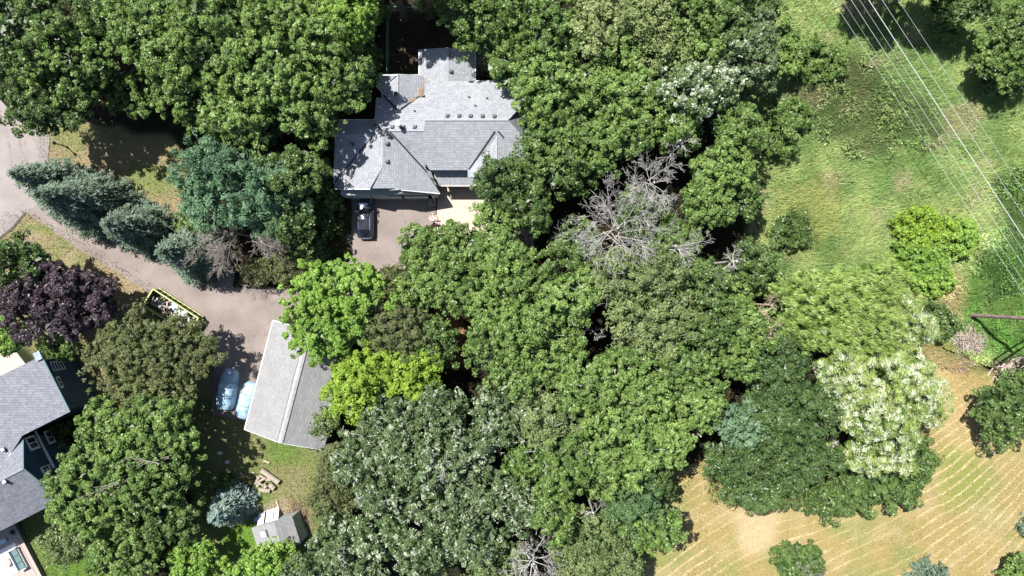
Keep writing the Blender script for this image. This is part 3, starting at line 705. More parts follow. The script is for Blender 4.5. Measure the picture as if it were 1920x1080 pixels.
for a_, b_, r, z, lab in logs:
    p, q = P(*a_), P(*b_); b = MB()
    n = 5; pts = [p+(q-p)*i/n+np.array([0, 0, z])+np.random.default_rng(int(a_[0]*7)).normal(0, .012, 3)*i for i in range(n+1)]
    b.tube(pts, [r*(1+.06*math.sin(3*i)) for i in range(n+1)], 10)
    b.mi = [1 if len(f) > 4 else 0 for f in b.f]
    tag(b.build('log', [wood_m, cut_m], smooth=False), lab, 'log', 'cut logs heaped on the lawn')

# stones on shaded lawn
for i, (x, y, lab) in enumerate(((413, 849, 'white stone in the shade, farthest up the lawn near the covered vehicles'), (427, 866, 'white stone in the shade, nearer the log pile'), (411, 907, 'small pale stone deep in the shade left of the log pile'))):
    rg = np.random.default_rng(i+60); c = P(x, y); rings = []
    for z, s in ((0, .9), (.15, 1.0), (.28, .7), (.34, .25)):
        rings.append([(c[0]+math.cos(k*.7854)*.28*s*(1+.2*rg.random()), c[1]+math.sin(k*.7854)*.19*s*(1+.2*rg.random()), z) for k in range(8)])
    tag(MB().loft(rings).build('garden_stone', mat('white_stone', (.50, .52, .50))), lab, 'stone', 'pale stones on the shaded lawn')
# ------------------------------------------------------------------ blue house in the lower left corner
eu = np.array([.453, -.891, 0]); eu /= np.linalg.norm(eu)          # along the east walls
ev = np.array([-.891, -.453, 0]); ev /= np.linalg.norm(ev)         # towards the west-south-west, up the roof
navy = mat('navy_siding', (.038, .080, .125), noise=.10, scale=1.2, rough=.7)
teal_trim = mat('teal_trim', (.10, .19, .20), noise=.05); wtrim = mat('offwhite_trim', (.78, .80, .78), noise=.05)
glass_m = mat('dark_glass', (.02, .05, .055), rough=.12, spec=.8, noise=.1); glass2 = mat('teal_glass', (.05, .13, .13), rough=.15, spec=.8, noise=.1)
E1 = P(78, 667, 6); E1[2] = 6; E2 = E1+eu*6.62
bh = root('blue_house', ((E1+E2)/2+ev*6)*[1, 1, 0], 'dark blue two-storey house with slate grey roof at the lower left edge', 'house')
up45 = lambda p, s: p+ev*s+np.array([0, 0, .42*s])
PK = P(44, 878, 8.0); GA = PK-eu*3.1-[0, 0, 1.93]; GB = PK+eu*4.6-[0, 0, 2.86]
plR3 = plane3(PK, GA, PK+ev*5)
plA_ = plane3(E1, E2, onplane(17, 855, plR3)-[0, 0, .06])
up45 = lambda p, s: np.array([*(p+ev*s)[:2], plane_z(plA_, *(p+ev*s)[:2])])
MB().slab([E1, E2, onplane(41.5, 817, plA_), onplane(17, 855, plA_), onplane(3, 875, plA_), up45(E2+eu*5, 9), up45(E1, 9)], .18).build('roof_slope', [sh_blue, teal_trim], bh, uvplane=True)
pt = up45(E1, 9); MB().slab([pt, up45(E2, 9), up45(E2, 9)+ev*9-[0, 0, 3.8], pt+ev*9-[0, 0, 3.8]], .18).build('roof_slope', [sh_blue, teal_trim], bh, uvplane=True)
PK = P(44, 878, 8.0); GA = PK-eu*3.1-[0, 0, 1.93]; GB = PK+eu*4.6-[0, 0, 2.86]
ln = 14.
MB().slab([PK, GB, GB+ev*ln, PK+ev*ln], .18).build('roof_slope', [sh_blue, teal_trim], bh, uvplane=True)
MB().slab([PK, GA-eu*.0, GA+ev*ln, PK+ev*ln], .18).build('roof_slope', [sh_blue, teal_trim], bh, uvplane=True)
wi = .45
w0 = E1+ev*wi+eu*.35; w1 = E2+ev*wi-eu*.35
def wbox(a_, b_, dep, z0, z1, name, m):
    return MB().prism([tuple(a_[:2]), tuple(b_[:2]), tuple((b_+ev*dep)[:2]), tuple((a_+ev*dep)[:2])], z0, z1).build(name, m, bh)
wbox(w0, w1, 15, 0, 5.9, 'wall', navy)
# gable body of the south wing
g0 = PK+ev*.35; rings = []
for o in (0, 12):
    c0 = g0+ev*o
    rings.append([c0-eu*2.8-[0, 0, c0[2]], c0-eu*2.8-[0, 0, 2.0], c0-[0, 0, .25], c0+eu*4.1-[0, 0, 2.85], c0+eu*4.1-[0, 0, c0[2]]])
MB().loft(rings).build('wall', navy, bh)
ng = -ev
plW = (ng, float(ng@(g0+ng*.0))); plE = (ng, float(ng@w0))
def wquad(quad, pl, th, name, m, off=.0, parent=bh):
    pts = [onplane(x, y, pl)+ng*off for x, y in quad]
    a_ = pts; b_ = [p+ng*th for p in pts]
    return MB().loft([a_, b_]).build(name, m, parent)
def window(quad, pl, label=None):
    c = np.mean(quad, 0); sh = lambda k: [tuple(c+(np.array(q)-c)*k) for q in quad]
    f = wquad(quad, pl, .09, 'window', wtrim, .0)
    if label: f['label'] = label
    q = [np.array(x) for x in sh(.70)]; m1 = (q[0]+q[3])/2; m2 = (q[1]+q[2])/2
    # q0-q1 spans the height, q0-q3 runs along the wall
    a_ = wquad([q[0], q[1], m2-(m2-q[1])*.12, m1-(m1-q[0])*.12], pl, .02, 'pane', glass_m, .085)
    b_ = wquad([m1+(q[3]-m1)*.12, m2+(q[2]-m2)*.12, q[2], q[3]], pl, .02, 'pane', glass2, .085)
    sub_parent(f, a_); sub_parent(f, b_)
window([(44.5, 821.6), (62.5, 815.6), (75.3, 839.7), (57.7, 846.2)], plW)
window([(80.6, 809.6), (92.6, 806.5), (104.7, 828.9), (92.6, 833.7)], plW)
window([(74.6, 877), (90.2, 871), (96.2, 884), (81.8, 890)], plW)
window([(103.5, 707), (110, 706), (119, 727), (113, 729)], plE)
wquad([(64, 809), (67, 808), (103, 877), (99, 878.5)], plW, .08, 'belt_board', wtrim, .0)
b = MB()
for i in range(5):
    t = i/4; b.tube([onplane(92+22*t, 680-1.5*t, plE)+ng*.12, onplane(99+22*t, 696-4*t, plE)+ng*.12], .05, 4)
for (x0, y0, x1, y1) in ((92, 680, 114, 678.5), (99, 696, 121, 692)): b.tube([onplane(x0, y0, plE)+ng*.12, onplane(x1, y1, plE)+ng*.12], .045, 4)
b.build('trellis', wtrim, bh, label='white ladder-like trellis on the dark blue wall')
for (x, y) in ((4, 843), (5, 901)):
    pass
def plane_of(p, q, r): return plane3(np.array(p), np.array(q), np.array(r))
plR1 = plane_of(E1, E2, up45(E2, 9)); plR2 = plane_of(PK, GB, GB+ev*ln); plR3 = plane_of(PK, GA, GA+ev*ln)
for (x, y, pl) in ((8, 842, plR1), (11, 902, plR2)):
    c = onplane(x, y, pl); v_ = MB().box(c+[0, 0, .12], (.45, .40, .32), .45, taper=.8).build('roof_vent', mat('vent_light', (.45, .46, .48)), bh)
    h_ = MB().box(c+[.14, -.10, .12], (.30, .30, .26), .45).build('vent_mouth', vent_dk, bh); sub_parent(v_, h_)
def strip3(pts, wd, name, m, parent, up=.04):
    b = MB()
    for p, q in zip(pts[:-1], pts[1:]):
        p = np.array(p)+[0, 0, up]; q = np.array(q)+[0, 0, up]; dd = (q-p)/np.linalg.norm(q-p); nn = np.cross([0, 0, 1], dd); nn = nn/np.linalg.norm(nn)*wd/2
        b.slab([p+nn, p-nn, q-nn, q+nn], .06, 0, 0)
    return b.build(name, m, parent)
strip3([onplane(41, 819, plR3), onplane(17, 855, plR3)], .06, 'valley', wtrim, bh)
strip3([GA, PK], .10, 'rake_trim', teal_trim, bh); strip3([PK, GB], .10, 'rake_trim', teal_trim, bh); strip3([E1, E2], .12, 'gutter', teal_trim, bh)
strip3([PK+ev*.05, PK+ev*12], .26, 'ridge_cap', mat('ridge_slate', (.20, .21, .24), noise=.1), bh, .02)
c = E1+ev*.2-eu*.1
MB().box(c+[0, 0, .15], (.7, .9, .3), .45).build('corner_vent_box', mat('pale_blue_metal', (.25, .32, .40), rough=.4), bh)
# deck with rug and furniture
dz = .62
D1 = P(69, 1063, dz); D0_ = P(27, 983, dz); De = (D1-D0_)/np.linalg.norm(D1-D0_); Dp = np.array([De[1], -De[0], 0]);  Dp = Dp if Dp[0] < 0 else -Dp
deck = root('wooden_deck', (D0_+D1)/2*[1, 1, 0]+Dp*3, 'weathered wooden deck beside the dark blue house, in the lower left corner', 'deck')
bm_ = mat('deck_boards', (.36, .30, .27), noise=.18, scale=4, col2=(.50, .43, .40))
DL = np.linalg.norm(D1-D0_)+1.6; nb = int((DL+2.4)/.15); D00 = D0_-De*2.4
proto = None; ang = math.atan2(Dp[1], Dp[0])
bme = MB().box((0, 0, 0), (7.2, .135, .04)).build('deck_board', bm_, deck)
for k in range(nb):
    c = D00+De*(.15*k+.07)+Dp*3.6-np.array([0, 0, .02])
    o = bme if k == 0 else bme.copy()
    if k: C.objects.link(o)
    if k: o.parent = deck
    o.location = tuple(c-BASE[deck.name]); o.rotation_euler = (0, 0, ang)
bme.data.transform(Matrix.Translation(Vector(tuple(BASE[deck.name]))))
b = MB(); b.prism([tuple((D00+De*.03+Dp*.03)[:2]), tuple((D00+De*(DL+2.35)+Dp*.03)[:2]), tuple((D00+De*(DL+2.35)+Dp*7)[:2]), tuple((D00+De*.03+Dp*7)[:2])], 0, dz-.05).build('deck_frame', mat('deck_frame', (.16, .14, .12)), deck)
rugc = P(18, 1052, dz)
tag(MB().box((rugc[0]-.2, rugc[1]-.1, dz+.012), (3.4, 3.2, .02), ang).build('outdoor_rug', mat('white_rug', (.78, .76, .74), noise=.04, scale=2)), 'bright white outdoor rug spread on the wooden deck', 'rug')
sc_ = P(39, 1046, dz); an2 = math.atan2(De[1], De[0])
sofa = root('garden_sofa', (sc_[0], sc_[1], dz+.02), 'white framed garden sofa with teal cushions standing on the deck', 'sofa', rz=an2)
wf = mat('white_frame', (.66, .66, .66), noise=.04); cu = mat('teal_cushion', (.10, .17, .17), noise=.15, scale=5)
MB().box((0, 0, .20), (2.6, .85, .22)).build('frame', wf, sofa, local=True, bevel=.02)
MB().box((0, -.40, .45), (2.6, .10, .6)).build('backrest', wf, sofa, local=True, bevel=.02)
for s in (-1, 1): MB().box((s*1.28, 0, .38), (.12, .85, .4)).build('armrest', wf, sofa, local=True, bevel=.02)
for k in range(3): MB().box((-.80+.8*k, .02, .38), (.76, .70, .14)).build('cushion', cu, sofa, local=True, bevel=.04)
tc_p = P(17, 1052, dz)
tb = root('round_table', (tc_p[0], tc_p[1], dz+.02), 'low round grey table on the white rug', 'table')
MB().tube([(0, 0, .40), (0, 0, .44)], .52, 20).build('tabletop', mat('table_grey', (.34, .31, .30), noise=.2, scale=5), tb, local=True)
for k in range(4): MB().box((.34*math.cos(k*1.57+.5), .34*math.sin(k*1.57+.5), .20), (.05, .05, .40)).build('leg', vent_dk, tb, local=True)
gp = P(31, 995, dz)
gr = root('round_grill', (gp[0], gp[1], dz+.01), 'round dark kettle grill standing in the shade on the deck', 'grill')
MB().tube([(0, 0, .5), (0, 0, .62), (0, 0, .78), (0, 0, .84)], [.20, .31, .24, .06], 16).build('bowl', mat('grill_black', (.03, .035, .045), rough=.25), gr, local=True, smooth=True)
for k in range(3): MB().tube([(0.12*math.cos(k*2.1), .12*math.sin(k*2.1), .5), (.3*math.cos(k*2.1), .3*math.sin(k*2.1), 0)], .02, 6).build('leg', wf, gr, local=True)
lp = P(4, 1016, dz)
tag(MB().box((lp[0], lp[1], dz+.35), (1.5, .5, .10), ang).build('sun_lounger_pad', mat('pale_blue_pad', (.52, .60, .68))), 'pale pad lying in the shade at the left edge of the deck', 'cushion')

# ------------------------------------------------------------------ black car
cx, cy, _ = P(685, 409.5, .75)
car = root('parked_car', (cx, cy, .052), 'shiny black hatchback parked nose to the house on the driveway', 'car')
paint = mat('sky_tinted_black_paint', (.010, .026, .062), rough=.14, spec=.9, noise=.05, coat=1.0); gls = mat('car_glass', (.010, .014, .020), rough=.05, spec=.9, noise=.05, coat=.6)  # blue in the body's black base colour stands in for sky reflection
def ring(y, hw, z0, zs, zc, n=12):
    """cross-section: flat sides to the shoulder zs, crowned to zc"""
    pts = [(-hw*.92, y, z0), (-hw, y, z0+.25), (-hw, y, zs-.12), (-hw*.94, y, zs)]
    for k in range(1, 8):
        u = -1+2*k/8; pts.append((hw*.94*u, y, zs+(zc-zs)*(1-u*u)**.6))
    pts += [(hw*.94, y, zs), (hw, y, zs-.12), (hw, y, z0+.25), (hw*.92, y, z0)]
    return pts
st = [(2.28, .62, .35, .52, .56), (2.22, .74, .28, .62, .66), (2.02, .86, .24, .74, .80), (1.6, .90, .22, .82, .92), (1.1, .91, .22, .88, .99), (.8, .91, .22, .92, 1.02), (0, .92, .22, .95, 1.03), (-1.0, .92, .22, .97, 1.04), (-1.8, .90, .24, .97, 1.04), (-2.1, .84, .28, .92, .98), (-2.24, .74, .34, .80, .82)]
MB().loft([ring(*s) for s in st]).build('body', paint, car, smooth=True, local=True)
gs = [(1.02, .74, .98, 1.01), (.42, .66, .98, 1.40), (.10, .64, .98, 1.47), (-.7, .64, .98, 1.49), (-1.35, .62, .98, 1.45), (-1.75, .60, .97, 1.30), (-2.05, .66, .95, 1.0)]
def gring(y, hw, zb, zt):
    w1 = hw+.16*max(0, min(1, (zt-zb)/.45)); return [(-w1, y, zb), (-hw, y, zt-.05), (-hw*.8, y, zt), (0, y, zt+.03), (hw*.8, y, zt), (hw, y, zt-.05), (w1, y, zb)]
MB().loft([gring(*g) for g in gs], closed=False).build('side_window', gls, car, smooth=False, local=True)
MB().loft([[(x, y, z+.012) for x, y, z in gring(*g)[1:6]] for g in gs[1:5]], closed=False, cap=False).build('roof', paint, car, smooth=True, local=True)
MB().loft([[(x, y, z+.02) for x, y, z in gring(*g)[1:6]] for g in gs[0:2]], closed=False, cap=False).build('windshield', gls, car, local=True)
MB().loft([[(x*.92, y, z+.02) for x, y, z in gring(*g)[1:6]] for g in gs[4:7]], closed=False, cap=False).build('rear_window', gls, car, local=True)
sr = MB().box((0, -.75, 1.525), (.86, 1.15, .012)).build('sunroof', gls, car, local=True, bevel=.004)
for s in (-1, 1):
    MB().tube([(s*.63, .15, 1.48), (s*.64, -1.35, 1.47)], .022, 6).build('roof_rail', mat('chrome', (.55, .56, .58), metal=.9, rough=.15), car, local=True)
    m_ = MB().box((s*1.00, .72, 1.0), (.22, .13, .13)).build('mirror', paint, car, local=True, bevel=.03)
    MB().loft([[(s*.50, 2.24, .60), (s*.72, 2.08, .64), (s*.84, 1.72, .74), (s*.74, 1.76, .80), (s*.60, 2.05, .74)], [(s*.50, 2.25, .62), (s*.73, 2.09, .66), (s*.85, 1.72, .765), (s*.74, 1.76, .845), (s*.60, 2.06, .775)]]).build('headlight', mat('lamp_glass', (.75, .78, .80), rough=.1, spec=.8), car, local=True)
    MB().box((s*.72, -2.12, .90), (.22, .12, .10)).build('tail_light', mat('dark_red_lamp', (.05, .008, .01), rough=.2), car, local=True)
    for yy in (1.42, -1.40):
        wh = MB().tube([(s*.70, yy, .31), (s*.90, yy, .31)], .31, 18).build('wheel', mat('tyre', (.02, .02, .02)), car, local=True)
        ri = MB().tube([(s*.89, yy, .31), (s*.915, yy, .31)], .20, 12).build('rim', mat('rim_alloy', (.4, .4, .42), metal=.8, rough=.3), car, local=True); sub_parent(wh, ri)
MB().tube([(-.70, -2.20, .62), (-.35, -2.28, .62), (.35, -2.28, .62), (.70, -2.20, .62)], .05, 6).build('rear_bumper_trim', mat('chrome', (.5, .5, .5)), car, local=True)
MB().box((0, 2.29, .45), (.9, .05, .16)).build('grille', vent_dk, car, local=True)
for z_, y0 in ((1.035, .98),):
    MB().tube([(-.62, y0+.02, z_), (0, y0+.12, z_+.02), (.62, y0+.02, z_)], .018, 5).build('wiper', vent_dk, car, local=True)

# ------------------------------------------------------------------ two vehicles under blue covers
cov = mat('silver_blue_cover', (.20, .36, .52), rough=.42, spec=.5, noise=.14, scale=1.6, col2=(.42, .57, .68), bump=.5, bscale=5)
def covered(px, py, rz, L, Wd, Ht, label, seed):
    x, y, _ = P(px, py, .8); t = root('covered_car', (x, y, .052), label, 'covered car', 'vehicles under blue covers', rz=rz)
    vn = VN(seed); rings = []; ys = np.linspace(L/2, -L/2, 30)
    prof_z = np.interp(ys/L, [-.5, -.47, -.36, -.22, .12, .24, .40, .48, .5], [.35, .72, .92, 1.0, 1.0, .72, .62, .5, .28])*Ht
    prof_w = np.interp(ys/L, [-.5, -.44, -.3, .3, .42, .5], [.62, .90, 1, 1, .88, .55])*Wd/2
    for j, yv in enumerate(ys):
        r_ = []
        for k in range(25):
            a = math.pi*k/24; ca, sa = math.cos(a), math.sin(a)
            xw = -np.sign(ca)*abs(ca)**.55*prof_w[j]*(1-.18*sa**3); zz = abs(sa)**.62*prof_z[j]
            n_ = float(vn(np.array([xw*1.3+9]), np.array([yv*1.3+9]), .55, 3)[0])-.5
            fold = .05*math.sin(yv*5+xw*2.2+seed)*(.3+.7*abs(ca))
            r_.append((xw*(1+.10*n_), yv+.1*n_, max(.02, zz+.16*n_+fold*.6)))
        rings.append(r_)
    MB().loft(rings, closed=False).build('cover', cov, t, smooth=True, local=True)
    for yv in (L*.18, -L*.12):
        j = int(np.argmin(abs(ys-yv))); MB().tube([(p[0]*1.01, p[1], p[2]+.015) for p in rings[j]][1:-1], .022, 5).build('strap', mat('strap_dark', (.06, .08, .10)), t, local=True)
    return t
a0 = math.atan2(80, 12)-math.pi/2
covered(424.5, 731, a0, 4.75, 1.95, 1.45, 'vehicle under a silver blue cover, standing free on the left', 21)
covered(462, 752, -math.atan2(58, 20)*0-.25, 4.3, 1.9, 1.35, 'vehicle under a silver blue cover, half under the long garage eave', 33)

# ------------------------------------------------------------------ dumpster and its junk
z1 = 1.45
q0, q1, q2 = P(287.5, 542, z1), P(264, 569.5, z1), P(372, 596.5, z1)
ux = (q2-q0); Ld = np.linalg.norm(ux); ux /= Ld; uy = np.array([ux[1], -ux[0], 0]);  Wd = abs((q1-q0)@uy); uy = uy if (q1-q0)@uy > 0 else -uy
dcen = q0+ux*Ld/2+uy*Wd/2
dm = mat('dumpster_green', (.11, .16, .03), rough=.5, noise=.2, scale=3); dr = mat('dumpster_rim', (.42, .44, .20), rough=.45, noise=.12, scale=4)
dp = root('dumpster', (dcen[0], dcen[1], .05), 'yellow green open-topped dumpster full of junk at the edge of the driveway', 'dumpster', rz=math.atan2(ux[1], ux[0]))
hl, hw = Ld/2, Wd/2
MB().box((0, 0, .14), (Ld, Wd, .1)).build('floor_plate', dm, dp, local=True)
for s in (-1, 1):
    sd_ = MB().box((0, s*(hw-.03), .75), (Ld, .06, 1.3)).build('side_wall', dm, dp, local=True)
    for k in range(9):
        rb = MB().box((-hl+.3+(Ld-.6)*k/8, s*(hw+.05), .70), (.12, .12, 1.15)).build('rib', dm, dp, local=True); sub_parent(sd_, rb)
    MB().box((s*(hl-.03), 0, .75), (.06, Wd-.14, 1.3)).build('end_wall', dm, dp, local=True)
    MB().box((0, s*hw, 1.42), (Ld+.1, .13, .09)).build('rim', dr, dp, local=True)
    MB().box((s*hl, 0, 1.424), (.13, Wd-.15, .09)).build('rim', dr, dp, local=True)
    MB().box((0, s*(hw+.12), .30), (Ld, .10, .12)).build('lower_rail', dr, dp, local=True)
MB().box((-hl-.22, 0.0, .6), (.34, .8, .6)).build('hitch_box', dm, dp, local=True)
# junk: each bigger piece on its own
def inD(a, b2, z): return dcen*[1, 1, 0]+ux*a+uy*b2*1.0+np.array([0, 0, z])
def junk(name, mb, m, label, cat='junk', **k): return tag(mb.build(name, m, **k), label, cat, 'junk heaped in the dumpster')
wh_ = mat('white_foam', (.50, .49, .49), noise=.06, scale=4); an = math.atan2(ux[1], ux[0])
def bag(c, r, seed, sq=.7):
    rg = np.random.default_rng(seed); rings = []
    for z, s in ((0, .6), (.25, .95), (.55, 1), (.85, .75), (1.0, .3)):
        rings.append([(c[0]+r*s*math.cos(k*.5236)*(1+.22*(rg.random()-.5)), c[1]+r*s*math.sin(k*.5236)*(1+.22*(rg.random()-.5)), c[2]+z*r*sq*1.4+.04*rg.random()) for k in range(12)])
    return MB().loft(rings)
junk('plastic_bag', bag(inD(.15, -.55, .95), .42, 1), wh_, 'white plastic bag beside the pale blue tub in the dumpster', 'bag', smooth=True)
junk('plastic_bag', bag(inD(.75, -.35, .95), .48, 2), wh_, 'large white bag heaped in the middle of the dumpster', 'bag', smooth=True)
junk('plastic_bag', bag(inD(1.35, -.55, .95), .40, 3), wh_, 'white bag against the rim, driveway side of the dumpster', 'bag', smooth=True)
junk('plastic_bag', bag(inD(1.9, -.10, .9), .42, 4), mat('pinkwhite_bag', (.66, .55, .54), noise=.1), 'pinkish white bag at the far end of the dumpster', 'bag', smooth=True)
junk('plastic_bag', bag(inD(.55, .45, .85), .38, 5), wh_, 'white bag half under the olive branches in the dumpster', 'bag', smooth=True)
junk('plastic_bag', bag(inD(.55, -.75, .9), .28, 6), mat('black_bag', (.02, .02, .025), rough=.3), 'black bag between the white bags in the dumpster', 'bag', smooth=True)
junk('plastic_tub', MB().box(inD(-.28, -.62, 1.15), (.75, .62, .4), an+.3, taper=.9), mat('pale_blue_plastic', (.42, .60, .66), rough=.4), 'pale blue tub lying in the dumpster', 'tub', bevel=.03)
junk('board', MB().box(inD(-.75, -.1, 1.15), (.14, 1.3, .08), an+.5), mat('pink_board', (.50, .28, .24), noise=.15), 'reddish board lying across the dumpster', 'board')
junk('board', MB().box(inD(-.2, .1, 1.0), (1.2, .12, .08), an-.6), mat('weathered_timber', (.40, .34, .26)), 'grey timber offcut in the middle of the dumpster', 'board')
junk('board', MB().box(inD(1.1, .55, .95), (1.7, .2, .08), an+.2), mat('weathered_timber', (.40, .34, .26)), 'wide timber board on the far side of the dumpster', 'board')
fr_ = MB(); lm = mat('pale_metal', (.60, .62, .64), rough=.35, metal=.3)
for (a_, b_) in (((-2.5, .6), (-1.5, .3)), ((-1.5, .3), (-1.25, -.55)), ((-2.5, .6), (-2.65, -.3)), ((-1.9, -.1), (-1.0, -.5)), ((-1.7, .2), (-.9, -.1)), ((-1.5, .5), (-1.1, -.6)), ((-1.9, -.1), (-1.5, .5))):
    fr_.tube([inD(*a_, 1.05), inD(*b_, 1.12)], .028, 5)
junk('chair_frame', fr_, lm, 'bent pale metal chair frame at the near end of the dumpster', 'chair frame')
b = MB(); rg = np.random.default_rng(8)
for k in range(260):
    c = inD(rg.uniform(-2.6, 2.8), rg.uniform(-.9, .9), .55+rg.random()*.35); b.box(c, (rg.uniform(.08, .5), rg.uniform(.05, .2), .05), float(rg.random()*3), mi=int(rg.integers(0, 4)))
o = b.build('rubble', [mat('rubble_dark', (.05, .045, .05)), mat('rubble_brown', (.16, .11, .08)), mat('rubble_grey', (.22, .21, .21)), mat('rubble_pale', (.50, .47, .45))], kind='stuff')
tag(o, 'mixed dark and pale scraps filling the dumpster', 'rubble')

# ------------------------------------------------------------------ street lamp on the lawn
c = P(126.5, 276)
lt = root('lamp_post', c, 'slim black lamp post on the dry lawn beside the road', 'lamp post')
MB().tube([(c[0], c[1], 0), (c[0], c[1], 2.0)], [.07, .05], 8).build('pole', black_m, lt)
MB().tube([(c[0], c[1], 0), (c[0], c[1], .25)], [.13, .10], 10).build('base', black_m, lt)
h = MB().tube([(c[0], c[1], 1.95), (c[0], c[1], 2.05), (c[0], c[1], 2.35), (c[0], c[1], 2.5)], [.10, .14, .20, .04], 8).build('lamp_head', black_m, lt)

# ------------------------------------------------------------------ power pole and wires
pb = P(1815, 590.5)
pp = root('utility_pole', pb, 'tall brown wooden utility pole leaning out of frame at the right edge', 'utility pole')
pw = mat('pole_wood', (.26, .19, .155), noise=.3, scale=3, bump=.6, col2=(.40, .31, .27), rough=.9)
MB().tube([(pb[0], pb[1], z) for z in np.linspace(0, 12.6, 8)], list(np.linspace(.23, .17, 8)), 12).build('shaft', pw, pp)
wd_ = np.array([.545, -.838, 0]); wp = np.array([.838, .545, 0])          # along and across the line
for z_, hl_ in ((12.2, 3.4), (11.0, 3.0)):
    b = MB(); c = pb+[0, 0, z_]; ca = math.atan2(wp[1], wp[0]); cc = c+wp*.9+wd_*.2
    arm = b.box(cc, (hl_*2, .13, .16), ca).build('crossarm', pw, pp)
    for k in range(4):
        ii_ = MB().tube([cc+wp*(-hl_+.25+k*(2*hl_-.5)/3)+[0, 0, .08], cc+wp*(-hl_+.25+k*(2*hl_-.5)/3)+[0, 0, .32]], [.07, .05], 8).build('insulator', mat('porcelain', (.45, .40, .36), rough=.2), pp); sub_parent(arm, ii_)
wire_px = [((1561, 0), (1912, 540), .016, 'leftmost thin wire crossing the meadow'), ((1579, 0), (1930, 545), .010, 'faint hair-thin wire, second from the left'), ((1596, 0), (1920, 500), .019, 'third wire from the left over the meadow'),
           ((1612, 0), (1925, 480), .014, 'fourth wire from the left, just beside the thick cable'), ((1629, 0), (1920, 447), .042, 'thickest white cable over the meadow'), ((1654, 0), (1920, 405), .018, 'second wire from the right over the meadow'),
           ((1684, 0), (1920, 358), .013, 'rightmost wire over the meadow')]
wm = mat('pale_wire', (.50, .52, .54), rough=.45, metal=.1, noise=.03)
for k, (a_, b_, r, lab) in enumerate(wire_px):
    zb_ = 12.45 if k in (0, 2, 5, 6) else 11.3
    # straight in plan; hangs in a shallow catenary
    A0, B0 = P(*a_, 10.3), P(*b_, 11.6)
    dd = B0-A0; pts = []
    for t in np.linspace(-2.2, 1.9, 42):
        pxx = a_[0]+(b_[0]-a_[0])*t; pyy = a_[1]+(b_[1]-a_[1])*t
        zz = 10.6+.22*((t+.4)**2)
        pts.append(P(pxx, pyy, min(zz, 13.0)))
    tag(MB().tube(pts, r*.78, 5).build('overhead_wire', wm), lab, 'wire', 'overhead wires along the power line')

# ------------------------------------------------------------------ brush and branch piles
br_m = mat('dead_branch', (.36, .30, .25), noise=.3, scale=6, col2=(.56, .50, .45)); br_b = mat('brown_branch', (.22, .14, .10), noise=.3, scale=6, col2=(.34, .25, .19))
def brush(name, px, py, rx, ry, n, lmin, lmax, label, seed, m, rr=(.02, .05), h=.9, ang=None):
    rg = np.random.default_rng(seed); c = P(px, py); b = MB(); sx, sy = rx/16.4, ry/16.4
    for k in range(n):
        p = c+np.array([rg.normal(0, .45)*sx, rg.normal(0, .45)*sy, 0]); dn = np.hypot((p[0]-c[0])/sx, (p[1]-c[1])/sy)
        p[2] = .08+rg.random()*h*max(.1, 1-dn*.7)
        a_ = rg.random()*6.28 if ang is None else ang+rg.normal(0, .45); L = rg.uniform(lmin, lmax)/2
        u = np.array([math.cos(a_), math.sin(a_), rg.normal(0, .18)]); k1 = np.array([-u[1], u[0], 0])*rg.normal(0, .14)*L
        r = rg.uniform(*rr); q0_, q1_ = p-u*L, p+u*L; q0_[2] = max(.03, q0_[2]); q1_[2] = max(.03, q1_[2])
        b.tube([q0_, p+k1, q1_], [r, r*.85, r*.4], 4, mi=int(rg.random() < .35))
    return tag(b.build(name, [m, br_b], kind='stuff'), label, 'brush pile')
brush('brush_pile', 1808, 640, 42, 34, 520, .6, 2.4, 'heap of pale dead branches between the mown field and the utility pole', 5, br_m, (.015, .05), 1.1)
brush('brush_pile', 1800, 678, 34, 18, 260, .4, 1.3, 'low spill of brown twigs below the heap of pale branches', 6, br_b, (.012, .03), .3)
brush('brush_pile', 1893, 690, 26, 20, 120, .8, 2.4, 'pile of pale split wood in the shade near the right edge', 7, br_m, (.04, .09), .8, .7)
brush('brush_pile', 560, 975, 17, 26, 170, .6, 2.0, 'pile of brown branches leaning beside the garden shed', 8, br_b, (.02, .045), .6, -1.1)
brush('brush_pile', 905, 118, 14, 22, 60, .8, 2.2, 'scattered pale branches in the shade beside the north wing', 10, br_m, (.03, .06), .2)
b = MB(); 
# ------------------------------------------------------------------ vegetation
def quad_mesh(name, verts, tint, m, nper=4, faces=None, col=None):
    n = len(verts)//nper
    me = bpy.data.meshes.new(name)
    me.vertices.add(len(verts)); me.vertices.foreach_set('co', np.ascontiguousarray(verts, np.float32).ravel())
    me.loops.add(n*nper); me.loops.foreach_set('vertex_index', np.arange(n*nper, dtype=np.int32))
    me.polygons.add(n); me.polygons.foreach_set('loop_start', np.arange(0, n*nper, nper, dtype=np.int32))
    me.update(calc_edges=True)
    if tint is not None:
        a = me.attributes.new('tint', 'FLOAT', 'FACE'); a.data.foreach_set('value', np.clip(tint, 0, 1).astype(np.float32))
    if col is not None:
        a = me.attributes.new('Col', 'FLOAT_COLOR', 'FACE'); a.data.foreach_set('color', np.concatenate([col, np.ones((len(col), 1))], 1).astype(np.float32).ravel())
    me.materials.append(m)
    return me
def unit(v): return v/(np.linalg.norm(v, axis=-1, keepdims=True)+1e-9)
def leaf_quads(c, nrm, tan_, L, W):
    t = unit(tan_-nrm*(tan_*nrm).sum(1, keepdims=True)); s = np.cross(nrm, t)
    L = np.asarray(L)[:, None]; W = np.asarray(W)[:, None]
    return np.stack([c-t*L/2, c-s*W/2+t*L*.08, c+t*L/2, c+s*W/2+t*L*.08], 1).reshape(-1, 3)
